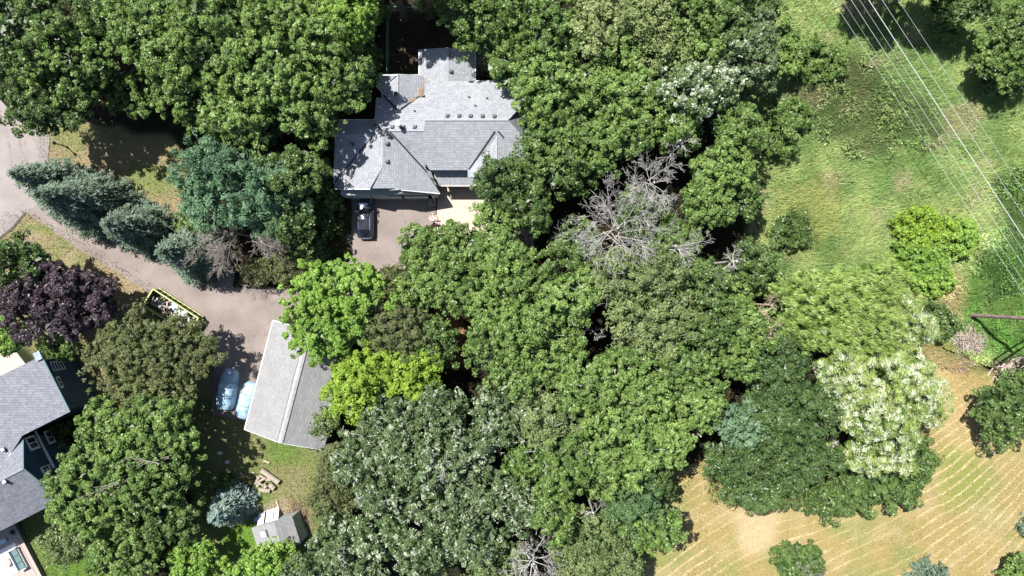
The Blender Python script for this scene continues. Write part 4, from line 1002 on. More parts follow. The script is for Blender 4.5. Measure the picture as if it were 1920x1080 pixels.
def leaf_tris(c, nrm, tan_, L, W):
    t = unit(tan_-nrm*(tan_*nrm).sum(1, keepdims=True)); s = np.cross(nrm, t)
    L = np.asarray(L)[:, None]; W = np.asarray(W)[:, None]
    return np.stack([c-t*L*.35+s*W*.62, c-t*L*.45-s*W*.62, c+t*L*.62], 1).reshape(-1, 3)

KIND = {  # name: (category word, leaf material, leaf length, leaf width, density, clump radius, bough ratio)
    'G': ('broadleaf_tree', leaf_mat('leaf_mid_green', (.036, .078, .016), (.245, .372, .098), rough=.42, spec=.40), .20, .15, 235, .40, .22),
    'B': ('broadleaf_tree', leaf_mat('leaf_bright_green', (.085, .175, .025), (.300, .470, .085), rough=.45, spec=.4), .21, .15, 235, .38, .20),
    'L': ('broadleaf_tree', leaf_mat('leaf_lime', (.115, .205, .020), (.330, .480, .065), rough=.5, spec=.3), .27, .18, 150, .52, .26),
    'D': ('broadleaf_tree', leaf_mat('leaf_dark_green', (.028, .062, .016), (.150, .235, .062), rough=.42, spec=.45), .23, .16, 180, .50, .28),
    'S': ('poplar_tree', leaf_mat('leaf_silver_green', (.046, .082, .030), (.150, .215, .090), back=(.36, .42, .31), rough=.45, spec=.35), .26, .17, 130, .45, .26),
    'V': ('poplar_tree', leaf_mat('leaf_white_backed', (.055, .100, .035), (.165, .24, .095), back=(.46, .51, .40), rough=.4, spec=.35), .27, .18, 120, .42, .26),
    'K': ('oak_tree', leaf_mat('leaf_sage', (.055, .095, .030), (.245, .305, .120), rough=.45, spec=.35), .25, .15, 150, .60, .30),
    'Y': ('broadleaf_tree', leaf_mat('leaf_pale_yellow', (.085, .135, .038), (.33, .38, .16), rough=.5, spec=.3), .27, .16, 140, .55, .28),
    'O': ('broadleaf_tree', leaf_mat('leaf_olive', (.060, .078, .026), (.210, .240, .100), rough=.5, spec=.3), .20, .10, 170, .40, .20),
    'P': ('purple_leaved_tree', leaf_mat('leaf_purple', (.016, .010, .015), (.105, .070, .092), trans=.12), .26, .18, 170, .45, .24),
    'T': ('locust_tree', leaf_mat('leaf_teal_green', (.036, .092, .044), (.190, .320, .175), rough=.5, spec=.35), .34, .11, 140, .60, .30),
    'W': ('willow_tree', leaf_mat('leaf_willow', (.070, .135, .020), (.42, .52, .14), back=(.60, .64, .48), rough=.45), .36, .052, 300, .50, .20),
    'U': ('willow_tree', leaf_mat('leaf_willow_green', (.060, .120, .016), (.36, .50, .120), back=(.46, .52, .24), rough=.45), .32, .055, 260, .40, .16),
    'H': ('locust_tree', leaf_mat('leaf_blue_green', (.045, .095, .034), (.150, .250, .100), rough=.5, spec=.3), .22, .14, 180, .5, .28),
    'R': ('locust_tree', leaf_mat('leaf_pale_teal', (.06, .12, .06), (.22, .34, .20), rough=.5, spec=.3), .26, .11, 180, .45, .3),
    'C': ('spruce_tree', leaf_mat('needles_blue_green', (.026, .052, .030), (.150, .220, .150), trans=.08, rough=.6), .34, .10, 0, .4, .2),
    'N': ('broadleaf_tree', leaf_mat('leaf_narrow_dark', (.028, .062, .018), (.125, .200, .062), rough=.4, spec=.4), .26, .10, 200, .55, .24),
}
bark = mat('bark', (.13, .10, .075), noise=.3, scale=4, bump=.6, col2=(.22, .18, .14)); bark_pale = mat('bark_pale', (.42, .39, .34), noise=.2, scale=5, col2=(.58, .55, .50))
WIND = np.array([-.55, -.60, -.25])

def crown_mesh(rg, kind, rx, ry, rz, dens=1.0, sparse=0.0, bsz=1.0):
    _, m, LL, LW, den, cr, br = KIND[kind]
    area = math.pi*rx*ry; nleaf = int(area*den*dens*1.25)
    Rm = (rx+ry)/2
    rb = max(.55, Rm*br)*bsz
    nb = int(max(7, 2.6*(rx*ry)/(rb*rb)*.95))
    i = np.arange(nb); zf = 1-1.16*(i+.5)/nb; az = i*2.39996+rg.random()*6.28+rg.normal(0, .35, nb)
    s = np.sqrt(np.clip(1-zf**2, 0, 1)); dirs = np.stack([s*np.cos(az), s*np.sin(az), zf], 1)
    ph = rg.random(3)*6.28
    out = 1+.13*np.sin(2*az+ph[0])+.09*np.sin(3*az+ph[1])+.07*np.sin(5*az+ph[2])
    bc = dirs*np.array([rx, ry, rz])*(rg.uniform(.58, .98, nb)*out)[:, None]; bc[:, 2] *= rg.uniform(.55, 1.12, nb)
    if sparse: keep = rg.random(nb) > sparse; bc, dirs = bc[keep], dirs[keep]; nb = len(bc)
    brr = rb*rg.uniform(.55, 1.35, nb); btint = rg.random(nb)
    nc = int(max(5, (1.75 if kind not in 'WU' else 1.15)*(rb/cr)**2*.62))
    bi = np.repeat(np.arange(nb), nc)
    d = unit(rg.normal(0, 1, (nb*nc, 3))+dirs[bi]*.7+np.array([0, 0, .75]))
    cc = bc[bi]+d*(brr[bi]*np.where(rg.random(nb*nc) < .14, rg.uniform(1.1, 1.6, nb*nc), rg.uniform(.60, 1.12, nb*nc)))[:, None]*np.array([1, 1, .8])
    cdir = d; crr = cr*rg.uniform(.55, 1.15, nb*nc); ctint = rg.random(nb*nc)
    npl = max(4, int(nleaf/(nb*nc)))
    ci = np.repeat(np.arange(nb*nc), npl); n = len(ci)
    ld = unit(rg.normal(0, 1, (n, 3))+cdir[ci]*.6+np.array([0, 0, .6]))
    pos = cc[ci]+ld*(crr[ci]*rg.uniform(.45, 1.0, n)**.5)[:, None]*np.array([1, 1, .75])
    spread = .72 if kind not in 'SVWU' else .85
    nr = unit(ld*1.1+np.array([0, 0, .30])+rg.normal(0, spread, (n, 3)))
    nr[nr[:, 2] < -.25] *= -1
    flip = np.zeros(n, bool)
    if kind in 'SV': flip = rg.random(n) < np.where(ctint[ci] > (.66 if kind == 'V' else .84), .65, .06)
    if kind in 'WU': flip = rg.random(n) < np.where(ctint[ci] > .62, .75, .06)*(1 if kind == 'W' else .25)
    nr[flip] *= -1
    tg = rg.normal(0, 1, (n, 3))
    L = LL*rg.uniform(.65, 1.3, n); Wd = LW*rg.uniform(.7, 1.25, n)
    if kind == 'W': tg = ld*np.array([1, 1, .5])*.9+np.array([-.10, .75, .35])+rg.normal(0, .22, (n, 3))
    if kind == 'U': tg = ld*np.array([1, 1, .5])*.45+np.array([.95, -.38, .1])+rg.normal(0, .18, (n, 3))
    if kind in 'NTR': tg = unit(pos*np.array([1, 1, .1]))+rg.normal(0, .5, (n, 3))
    tint = .28*btint[bi][ci]+.34*ctint[ci]+.34*rg.random(n)+rg.uniform(-.14, .14)+.02
    # large inner leaves low in the crown, tinted dark to paint shaded gaps
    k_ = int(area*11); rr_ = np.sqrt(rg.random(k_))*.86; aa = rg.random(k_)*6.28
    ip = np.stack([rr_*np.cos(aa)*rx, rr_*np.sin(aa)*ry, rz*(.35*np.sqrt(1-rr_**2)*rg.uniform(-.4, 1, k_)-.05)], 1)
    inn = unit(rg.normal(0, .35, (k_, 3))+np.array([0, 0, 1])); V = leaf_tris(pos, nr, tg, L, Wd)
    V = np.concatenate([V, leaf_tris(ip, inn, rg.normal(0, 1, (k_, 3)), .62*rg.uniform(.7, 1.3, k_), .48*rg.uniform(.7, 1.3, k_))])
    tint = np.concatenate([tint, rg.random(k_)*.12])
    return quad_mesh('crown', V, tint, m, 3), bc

def spruce_mesh(rg, R, h, dens=1.0, kind='C', m=None):
    m = m or KIND[kind][1]; V = []; Tn = []
    P_, N_, T_, L_2, W_2, tt = [], [], [], [], [], []
    nw = int(h*2.6)
    for w_ in range(nw):
        f = (w_+.5)/nw; z = .35+f*(h-.5); r = R*(1-f)**.68+.10
        k = int(7+16*(1-f)); az = rg.random(k)*6.28
        for a in az:
            ln = r*rg.uniform(.66, 1.15); q = max(5, int(ln*14*dens)); s = rg.random(q)**.7*ln
            u = np.array([math.cos(a), math.sin(a), 0]); side = np.array([-u[1], u[0], 0])
            wdt = .06+.34*(1-np.abs(s/ln-.55)*1.2)*min(1, ln*.5)
            off = rg.normal(0, 1, q)*wdt*.75
            p = u*s[:, None]+side*off[:, None]; p[:, 2] = z-.22*s-.10*np.abs(off)+.10*(s/ln)**2*ln+rg.normal(0, .06, q)
            t = u*1.0+side*np.sign(off)[:, None]*rg.uniform(.3, 1.1, (q, 1))+np.array([0, 0, .12])
            nn = unit(np.array([0, 0, 1.])+u*.35+rg.normal(0, .38, (q, 3)))
            P_.append(p); N_.append(nn); T_.append(t); L_2.append(.34*rg.uniform(.7, 1.3, q)); W_2.append(.13*rg.uniform(.7, 1.3, q)); tt.append(.25*rg.random()+.35*(s/ln)+.4*rg.random(q))
    c = np.concatenate(P_); 
    return quad_mesh('needles', leaf_tris(c, np.concatenate(N_), np.concatenate(T_), np.concatenate(L_2), np.concatenate(W_2)), np.concatenate(tt), m, 3)

def attach(me, name, parent):
    o = bpy.data.objects.new(name, me); C.objects.link(o); o.parent = parent; return o
def trunk_obj(rg, t, h, zc, bc, r=None, m=None, nlimb=7):
    r = r or .10+h*.014; b = MB()
    b.tube([(0, 0, 0), (.05, .03, zc*.5), (0, 0, zc), (0, 0, zc+.35*(h-zc))], [r*1.2, r*.9, r*.6, r*.2], 7)
    b.build('trunk', m or bark, t, local=True)
    if len(bc):
        b = MB()
        for k in rg.choice(len(bc), min(nlimb, len(bc)), replace=False):
            e = bc[k]+np.array([0, 0, zc]); s0 = np.array([0, 0, zc*rg.uniform(.5, .95)]); mid = s0*.45+e*.55+np.array([0, 0, -.25])
            b.tube([s0, mid, e], [r*.42, r*.26, r*.08], 4)
        b.build('limbs', m or bark, t, local=True)

tri_budget = 0
def tree(kind, cx, cy, rx, ry, h, label, cat='tree', name=None, group=None, zc=None, dens=1.0, sparse=0.0, bsz=1.0, seed=None):
    global tri_budget
    rg = np.random.default_rng(seed if seed is not None else int(cx*13+cy*7))
    name = name or KIND[kind][0]
    shrubby = h < 4.5
    zc = zc if zc is not None else (h*.45 if shrubby else h*.66)
    sc1 = (HC-zc)/FP; Rx, Ry = rx*sc1, ry*sc1; rz = h-zc
    b0 = P(cx, cy, zc); 
    t = root(name, (b0[0], b0[1], 0), label, cat, group or GROUPS.get(name))
    me, bc = crown_mesh(rg, kind, Rx*.95, Ry*.95, rz*.92, dens, sparse, bsz)
    me.transform(Matrix.Translation((0, 0, zc)))
    attach(me, 'crown', t); tri_budget += len(me.polygons)
    trunk_obj(rg, t, h, zc, bc, m=bark_pale if kind in 'SV' else None)
    return t, rg, bc, zc
GROUPS = {'broadleaf_tree': 'broadleaf trees around the houses and in the wood', 'poplar_tree': 'silvery poplars in the wood', 'oak_tree': 'sage green oaks in the wood', 'spruce_tree': 'blue green spruces',
          'willow_tree': 'windblown willows at the edge of the mown field', 'locust_tree': 'teal green locust trees', 'shrub': 'shrubs'}
def shrub(kind, cx, cy, rx, ry, h, label, **k): return tree(kind, cx, cy, rx, ry, h, label, cat='shrub', name='shrub', **k)
def spruce(cx, cy, R, h, label, dens=1.0, seed=0, m=None):
    """cx, cy: foot of the trunk in photo pixels at ground level"""
    global tri_budget
    rg = np.random.default_rng(seed+int(cx)); c = P(cx, cy)
    t = root('spruce_tree', c, label, 'spruce', GROUPS['spruce_tree'])
    me = spruce_mesh(rg, R, h, dens, m=m); attach(me, 'needles', t); tri_budget += len(me.polygons)
    MB().tube([(0, 0, 0), (0, 0, h*.5), (0, 0, h*.97)], [.24, .14, .03], 7).build('trunk', bark, t, local=True)
    return t

def dead_tree(cx, cy, rpx, h, label, seed, pitch=.55, n0=9, zc=None, depth=4, lean=(0, 0), m=None, r0=.12, name='dead_tree', fan=None, trunk=True):
    rg = np.random.default_rng(seed); zc = zc or h*.55; c = P(cx, cy, zc)
    t = root(name, (c[0], c[1], 0), label, 'dead tree', 'bare dead trees in the wood')
    R = rpx*(HC-zc)/FP; b = MB(); wood = MB()
    def grow(p, d, L, r, lv):
        n = 4; pts = [p]; rad = [r]; q = p.copy(); dd = d.copy()
        for k in range(n):
            dd = unit(dd+rg.normal(0, .13, 3)+np.array([lean[0], lean[1], .0])*.08); q = q+dd*L/n; pts.append(q.copy()); rad.append(max(.010, r*(1-.75*(k+1)/n)))
        b.tube(pts, rad, 4 if lv < 2 else 3, cap=False)
        if lv >= depth: return
        nk = [0, 7, 7, 5, 3][lv+1] if lv+1 < 5 else 3
        for k in range(nk):
            f = rg.uniform(.22, 1.0); i = min(n-1, int(f*n)); base_ = pts[i]+(pts[i+1]-pts[i])*(f*n-i)
            sd = unit(np.cross(dd, rg.normal(0, 1, 3))); nd = unit(dd*.75+sd*.75+np.array([0, 0, .12]))
            grow(base_, nd, L*rg.uniform(.38, .60), max(.012, r*(1-.7*f)*.6), lv+1)
    for k in range(n0):
        a = (k+rg.random()*.7)/n0*6.28 if fan is None else rg.uniform(*fan)
        d = unit(np.array([math.cos(a), math.sin(a), rg.uniform(.05, pitch)]))
        grow(np.array([rg.normal(0, R*.10), rg.normal(0, R*.10), zc*rg.uniform(.8, 1.1)]), d, R*rg.uniform(.6, 1.1), r0*rg.uniform(.35, .7), 1)
    b.build('branches', m or MATS['dead_wood'], t, local=True)
    if trunk: MB().tube([(0, 0, 0), (.05, 0, zc*.6), (0, 0, zc*1.12)], [r0*1.8, r0*1.4, r0], 7).build('trunk', m or MATS['dead_wood'], t, local=True)
    return t
mat('dead_wood', (.34, .33, .315), noise=.25, scale=5, col2=(.54, .525, .50), rough=.85); mat('dead_twigs_grey', (.24, .21, .18), noise=.2, scale=6, col2=(.38, .34, .31))
# kind, cx, cy, rx, ry, height, label  (crown centre and radii in photo pixels at crown height)
TREES = [
 # upper left
 ('D', 40, 60, 105, 95, 15, 'large dark tree filling the top left corner of the photo'),
 ('G', 135, 110, 85, 80, 14, 'dark green tree with paler tips, right of the tree in the top left corner'),
 ('D', 95, 195, 88, 62, 12, 'dark tree whose crown hangs over the grey road on the left'),
 ('D', 190, 30, 55, 60, 13, 'narrow dark tree at the top edge, left of the broad bright green crowns'),
 ('G', 275, 55, 80, 75, 15, 'green crown touching the top edge above the dry lawn'),
 ('G', 395, 60, 95, 85, 16, 'broad green crown at the top edge, between the corner trees and the house yard'),
 ('G', 262, 172, 78, 50, 8, 'green crown that overhangs the shaded upper edge of the dry lawn'),
 ('G', 402, 176, 88, 78, 12, 'broad green crown in the middle of the big group left of the house'),
 ('G', 505, 130, 85, 90, 16, 'green crown in the group left of the house, below the top edge'),
 ('G', 505, 30, 70, 60, 14, 'smaller green crown at the top edge, left of the brightest crown beside the dog yard'),
 ('B', 655, 35, 62, 62, 14, 'bright yellowish green crown at the top edge beside the fenced yard'),
 ('G', 592, 75, 62, 72, 15, 'green crown just left of the bright crown beside the fenced yard'),
 ('G', 648, 148, 62, 64, 14, 'green crown next to the house wall, left of the small north-west gable'),
 ('G', 580, 205, 68, 62, 13, 'green crown above the shaded shrubs, left of the west wing of the house'),
 ('D', 470, 240, 72, 48, 11, 'darker green tree between the big crowns and the teal green tree'),
 ('T', 415, 315, 76, 60, 12, 'teal green feathery tree to the right of the dry lawn, upper crown'),
 ('T', 405, 385, 72, 52, 11, 'teal green feathery tree, lower crown above the grey dead twigs'),
 ('T', 500, 345, 68, 58, 11, 'darker teal tree between the feathery tree and the house'),
 ('T', 500, 405, 52, 42, 9, 'small teal tree beside the grey fan of dead twigs'),
 # left
 ('D', 35, 490, 66, 46, 10, 'dark green tree at the left edge below the driveway entrance'),
 ('B', 60, 522, 34, 24, 8, 'bright green sprig between the dark tree and the purple tree'),
 ('G', 8, 555, 44, 38, 7, 'green tree at the left edge beside the purple tree'),
 ('B', 18, 625, 42, 40, 7, 'light green tree at the left edge above the concrete slab'),
 ('P', 118, 565, 112, 76, 10, 'big dark purple tree left of the dumpster'),
 ('G', 110, 652, 36, 22, 5, 'small bright green tree at the foot of the purple tree beside the blue house'),
 ('O', 250, 655, 90, 78, 9, 'olive green tree below the dumpster, left crown'),
 ('O', 340, 660, 70, 78, 8, 'olive green tree overhanging the dumpster and driveway, right crown'),
 ('O', 295, 720, 88, 52, 8, 'olive green tree below, above the big maples beside the blue house'),
 ('G', 208, 802, 66, 60, 9, 'green maple touching the corner of the blue house roof'),
 ('G', 300, 800, 78, 66, 11, 'green maple between the olive tree and the big lower maple'),
 ('G', 188, 885, 92, 70, 11, 'big green maple beside the blue house gable wall'),
 ('G', 285, 890, 88, 76, 11, 'big green maple in the middle of the lower left group'),
 ('G', 165, 950, 78, 50, 10, 'green maple above the sofa deck lawn'),
 ('D', 290, 975, 84, 56, 8, 'dark green tree between the big maples and the bottom edge'),
 ('K', 130, 1020, 50, 38, 6, 'grey green bushy tree right of the deck near the bottom edge'),
 ('G', 235, 1040, 78, 46, 9, 'green tree at the bottom edge, right of the deck'),
 ('B', 370, 1050, 52, 40, 7, 'light green tree at the bottom edge left of the shed lawn'),
 ('B', 515, 1055, 62, 42, 8, 'bright green maple overhanging the garden shed'),
 ('B', 460, 1078, 45, 32, 6, 'bright green tree at the bottom edge left of the shed'),
 # centre left
 ('B', 640, 545, 92, 66, 12, 'bright green maple at the driveway bend, upper crown'),
 ('B', 618, 612, 82, 66, 12, 'bright green maple overhanging the long garage roof'),
 ('O', 735, 545, 52, 52, 10, 'olive tree at the bottom end of the driveway, left of the slatted bench'),
 ('O', 745, 615, 72, 62, 11, 'olive tree between the bright maple and the brown clearing'),
 ('L', 695, 705, 92, 52, 11, 'lime yellow tree beside the garage roof, upper crown'),
 ('L', 765, 692, 66, 46, 11, 'lime yellow tree, right crown next to the dark hollow'),
 ('L', 665, 745, 56, 36, 10, 'lime yellow tree at the lower right corner of the garage'),
 ('D', 815, 640, 46, 50, 9, 'dark tree left of the brown clearing'),
 ('G', 790, 540, 52, 46, 11, 'green tree right of the slatted bench'),
 # right of driveway
 ('G', 800, 475, 58, 50, 10, 'green tree that reaches farthest over the driveway'),
 ('G', 868, 466, 60, 50, 11, 'green tree over the lower edge of the pale patio'),
 ('G', 870, 535, 66, 56, 12, 'green tree behind the one that reaches over the driveway'),
 ('G', 940, 408, 44, 42, 11, 'green tree at the right edge of the pale patio'),
 ('D', 945, 340, 52, 50, 12, 'dark green tree covering the south-east corner of the house roof'),
 ('D', 985, 385, 56, 52, 12, 'dark green tree between the patio and the orange gap in the wood'),
 ('G', 940, 490, 66, 54, 12, 'green tree left of the large dead tree, upper'),
 ('G', 1000, 540, 66, 56, 13, 'green tree directly below the left arm of the large dead tree'),
 ('G', 925, 580, 62, 52, 12, 'green tree right of the brown clearing, upper'),
 ('G', 920, 650, 54, 50, 12, 'green tree right of the brown clearing, lower'),
 # right of house
 ('G', 905, 45, 72, 62, 13, 'green tree hanging over the top of the fenced yard'),
 ('G', 985, 25, 62, 50, 14, 'green tree at the top edge right of the fenced yard'),
 ('G', 960, 125, 52, 46, 12, 'green tree beside the shaded gap east of the north wing'),
 ('G', 1030, 75, 62, 60, 14, 'green tree left of the pale flowering crowns'),
 ('G', 1020, 165, 70, 58, 14, 'green tree overhanging the north-east corner of the house'),
 ('Y', 1110, 55, 58, 50, 14, 'pale yellow tree, leftmost of the pale flowering crowns'),
 ('Y', 1195, 50, 62, 46, 14, 'pale yellow tree, right-hand of the two near the top edge'),
 ('Y', 1240, 105, 46, 44, 13, 'pale yellow tree, lowest of the pale flowering crowns'),
 ('G', 1160, 110, 56, 48, 13, 'green tree between the pale yellow crowns'),
 ('G', 1100, 175, 66, 55, 14, 'green tree below the leftmost pale yellow crown'),
 ('G', 1180, 180, 62, 52, 14, 'green tree left of the white-backed poplar'),
 ('G', 1040, 240, 72, 60, 14, 'green tree nearest the east end of the house roof'),
 ('G', 1110, 270, 72, 58, 14, 'green tree between the house and the upper dead tree'),
 ('D', 1020, 310, 62, 52, 13, 'dark green tree below the east end of the house roof'),
 ('G', 1180, 250, 56, 48, 13, 'green tree just above the upper dead tree'),
 ('D', 1080, 330, 48, 40, 10, 'dark green tree between the two trees by the house and the large dead tree'),
 ('V', 1285, 175, 66, 60, 14, 'white-backed poplar, the whitest crown near the meadow'),
 ('V', 1345, 165, 38, 46, 12, 'small white-backed poplar nearest the meadow'),
 ('G', 1280, 30, 66, 52, 14, 'green tree at the top edge right of the pale yellow crowns'),
 ('D', 1345, 55, 62, 58, 13, 'dark tree at the top edge near the meadow'),
 ('S', 1400, 95, 66, 62, 12, 'grey leaved poplar at the meadow edge near the top'),
 ('G', 1310, 105, 50, 46, 12, 'green tree above the white-backed poplar'),
 ('G', 1265, 240, 52, 44, 12, 'green tree below the white-backed poplar'),
 ('G', 1380, 245, 50, 52, 12, 'green tree with pale tips at the meadow edge'),
 ('G', 1350, 320, 62, 56, 12, 'green tree right of the upper dead tree'),
 ('G', 1325, 385, 52, 42, 11, 'green tree between the dead trees and the meadow'),
 ('D', 1395, 365, 34, 42, 8, 'dark tree in shade at the meadow edge'),
 # middle of the wood
 ('D', 1080, 470, 60, 50, 9, 'dark tree seen through the branches of the large dead tree'),
 ('D', 1200, 400, 56, 40, 8, 'dark tree between the two dead trees'),
 ('G', 1265, 460, 62, 40, 10, 'green tree under the right arm of the large dead tree'),
 ('G', 1065, 560, 62, 54, 13, 'green tree above the black hollow, left'),
 ('G', 985, 620, 62, 52, 13, 'green tree left of the black hollow in the wood'),
 ('K', 1170, 520, 66, 46, 13, 'sage oak below the trunk of the large dead tree'),
 ('K', 1240, 515, 56, 46, 13, 'sage oak right of the one below the large dead tree'),
 ('K', 1195, 590, 62, 50, 13, 'sage oak right of the black hollow'),
 ('K', 1265, 580, 56, 46, 13, 'sage oak in the middle of the wood, farthest right of the oaks'),
 ('K', 1225, 640, 56, 40, 12, 'sage oak lowest of the oak group'),
 ('D', 1310, 530, 56, 46, 12, 'dark tree left of the small dead tree'),
 ('G', 1370, 560, 46, 42, 11, 'green tree beside the reddish gap near the small dead tree'),
 ('D', 1415, 500, 44, 50, 11, 'dark tree at the meadow edge above the willows'),
 ('D', 1330, 610, 56, 46, 12, 'dark tree right of the oak group'),
 ('G', 1405, 615, 50, 44, 11, 'green tree beside the tan dead sprays'),
 ('G', 1380, 665, 52, 44, 12, 'green tree left of the big dark crown'),
 ('G', 1050, 665, 58, 50, 13, 'green tree directly left of the brown foot of the hollow'),
 ('G', 1160, 690, 56, 48, 13, 'green tree below the black hollow'),
 ('G', 1285, 690, 62, 48, 12, 'green tree below the oak group'),
 ('G', 975, 700, 58, 50, 13, 'green tree between the dark hollow and the lower wood'),
 ('G', 1095, 735, 60, 50, 14, 'green tree in the very middle of the lower wood'),
 ('G', 1210, 755, 62, 52, 13, 'green tree above the small round clearing gap'),
 ('G', 1310, 760, 56, 46, 12, 'green tree left of the teal tree'),
 ('K', 1020, 785, 66, 54, 13, 'sage oak in the lower wood near the white-tipped poplars'),
 ('G', 1130, 810, 66, 54, 13, 'green tree in the lower wood, right of the sage oak'),
 ('G', 1235, 830, 62, 54, 13, 'green tree above the mown field corner'),
 ('G', 1060, 870, 60, 56, 13, 'green tree right of the orange soil gaps'),
 ('G', 1035, 945, 46, 62, 12, 'dark-edged green tree beside the large grey dead trunk'),
 ('G', 1150, 880, 58, 50, 13, 'green tree behind the teal tree at the field edge'),
 ('H', 1180, 930, 60, 54, 12, 'blue green tree at the field edge, lower wood'),
 ('G', 1225, 985, 54, 48, 11, 'green tree whose shadow falls on the mown field'),
 ('K', 1120, 1010, 60, 56, 11, 'pale olive tree at the bottom edge right of the dead trunk'),
 ('K', 1160, 1065, 56, 36, 9, 'pale olive tree at the bottom edge beside the mown field'),
 # right lower
 ('R', 1385, 795, 44, 46, 11, 'pale teal tree between the green wood and the big dark crown'),
 ('N', 1450, 690, 72, 58, 12, 'big dark crown beside the willows, upper'),
 ('N', 1500, 770, 74, 66, 12, 'big dark crown in contact with the pale willow'),
 ('N', 1425, 790, 62, 56, 11, 'big dark crown right of the teal tree'),
 ('N', 1500, 860, 66, 52, 10, 'big dark crown above the small bush at the field edge'),
 ('N', 1365, 865, 52, 42, 10, 'dark crown nearest the pale tip of the mown field'),
 ('N', 1425, 915, 72, 46, 7, 'lowest dark crown, overhanging the pale sandy patch of field'),
 # silver poplars lower wood
 ('S', 735, 790, 66, 56, 12, 'silvery poplar just below the lime yellow tree'),
 ('S', 825, 770, 56, 50, 12, 'silvery poplar below the dark hollow'),
 ('S', 690, 850, 66, 56, 12, 'silvery poplar right of the garage corner'),
 ('O', 632, 870, 46, 46, 9, 'dull green tree touching the lawn below the garage'),
 ('O', 625, 935, 50, 46, 9, 'dull green tree at the lawn edge right of the shed'),
 ('S', 780, 860, 60, 54, 13, 'silvery poplar in the middle of the lower left wood'),
 ('S', 870, 850, 60, 54, 13, 'silvery poplar around the curly bare branch'),
 ('S', 940, 780, 56, 48, 12, 'silvery poplar with white tips right of the dark hollow'),
 ('S', 720, 925, 60, 54, 12, 'silvery poplar right of the dull green lawn-edge trees'),
 ('S', 820, 940, 60, 54, 13, 'silvery poplar in the lower wood, right neighbour of the previous row'),
 ('S', 915, 920, 58, 52, 12, 'silvery poplar left of the orange soil gaps'),
 ('S', 640, 1010, 56, 50, 10, 'silvery poplar at the right of the garden shed'),
 ('V', 720, 1005, 60, 52, 12, 'whitest poplar of the lower wood near the bottom edge'),
 ('S', 800, 1030, 56, 50, 12, 'silvery poplar at the bottom edge below the wood centre'),
 ('S', 880, 1000, 58, 50, 12, 'silvery poplar at the bottom edge left of the olive crown'),
 ('K', 930, 1050, 60, 46, 10, 'soft green crown at the bottom edge left of the grey dead trunk'),
 ('S', 590, 1065, 52, 36, 9, 'silvery tree at the bottom edge right of the bright maple'),
 ('S', 680, 1075, 50, 32, 10, 'silvery tree cut by the bottom edge'),
]
TREES += [
 ('G', 775, -92, 56, 46, 19.5, 'tall green tree above the photo, just right of the one shading the north wing'),
 ('S', 975, 945, 46, 52, 11, 'silvery poplar between the orange soil gap and the dead tree at the bottom edge'), ('G', 985, 868, 44, 46, 11, 'green tree beside the orange soil gap in the lower wood'),
 ('G', 655, -160, 84, 70, 19.5, 'tall green tree above the photo, shading the fenced yard'), ('G', 712, -84, 62, 50, 19.5, 'tallest green tree above the photo, right, shading the north wing'), ('G', 560, -140, 70, 60, 17, 'tall green tree above the photo, left of the ones that shade the yard'),
 ('D', 556, 325, 50, 50, 11.5, 'dark tree between the teal trees and the west wing'), ('D', 552, 420, 42, 42, 8.5, 'dark tree beside the grey twigs that shades the driveway edge'),
 ('G', 735, -62, 62, 50, 14, 'green tree just above the photo, whose leaves hang over the fence corner'),
 ('G', 815, -68, 66, 50, 14, 'green tree at the top edge above the fenced yard'),
 ('D', 60, -60, 90, 60, 14, 'dark tree at the top edge above the corner tree'), ('G', 200, -60, 80, 60, 14, 'green tree at the top edge, left, cut by the frame'),
 ('G', 340, -70, 80, 60, 15, 'green tree at the top edge above the dry lawn group'), ('G', 480, -70, 80, 60, 15, 'green tree at the top edge in the middle of the left group'),
 ('G', 610, -60, 70, 60, 14, 'green tree at the top edge left of the brightest crown'), ('G', 920, -60, 66, 55, 14, 'green tree at the top edge right of the fenced yard, cut by the frame'),
 ('G', 1060, -50, 80, 60, 14, 'green tree at the top edge above the pale yellow crowns'), ('G', 1190, -50, 72, 60, 14, 'green tree at the top edge between pale yellow crowns'),
 ('D', 1320, -50, 72, 60, 14, 'dark tree at the top edge near the meadow, cut by the frame'), ('D', 1410, 10, 50, 40, 9, 'dark tree at the top of the meadow edge'),
 ('K', 1075, 1045, 40, 46, 9, 'pale olive sapling right of the grey dead tree'), ('D', 1215, 900, 50, 40, 9, 'dark tree behind the blue green one at the field corner'),
 ('G', 560, 40, 60, 60, 14, 'green crown between the two crowns near the top of the left group'), ('G', 455, 220, 60, 50, 14, 'green crown low in the middle of the left group'),
 ('G', 340, 130, 60, 60, 15, 'green crown above the overhang of the dry lawn'), ('G', 560, 160, 50, 50, 14, 'green crown right of centre in the left group'),
]
_rh = np.random.default_rng(99)
for tr in TREES:
    k_ = _rh.uniform(.84, 1.10) if 19 > tr[5] > 9 and tr[1] > 560 else 1.0
    tree(*tr[:5], tr[5]*k_, tr[6], zc=15.0 if tr[5] == 19.5 else tr[5]*.66*(1+(k_-1)*.5))
WILLOW = [(1535, 558, 86, 62, 12, 'upper left willow, yellow green with streaks of shade'), (1630, 540, 84, 52, 11, 'upper willow beside the green meadow shrubs'),
          (1505, 610, 60, 44, 10, 'darker willow crown left, next to the big dark crown'), (1610, 625, 86, 62, 13, 'willow in the middle of the pale group'),
          (1688, 610, 56, 56, 11, 'pale yellow willow crown at the upper right of the group'), (1655, 695, 92, 62, 13, 'willow with white undersides in the centre right'),
          (1580, 705, 52, 50, 12, 'willow crown squeezed beside the big dark crown'), (1712, 745, 60, 58, 10, 'pale willow crown bulging towards the mown field'),
          (1645, 780, 84, 62, 12, 'whitest willow crown, low in the group'), (1640, 845, 74, 46, 8, 'lowest willow crown above the dark shrubs')]
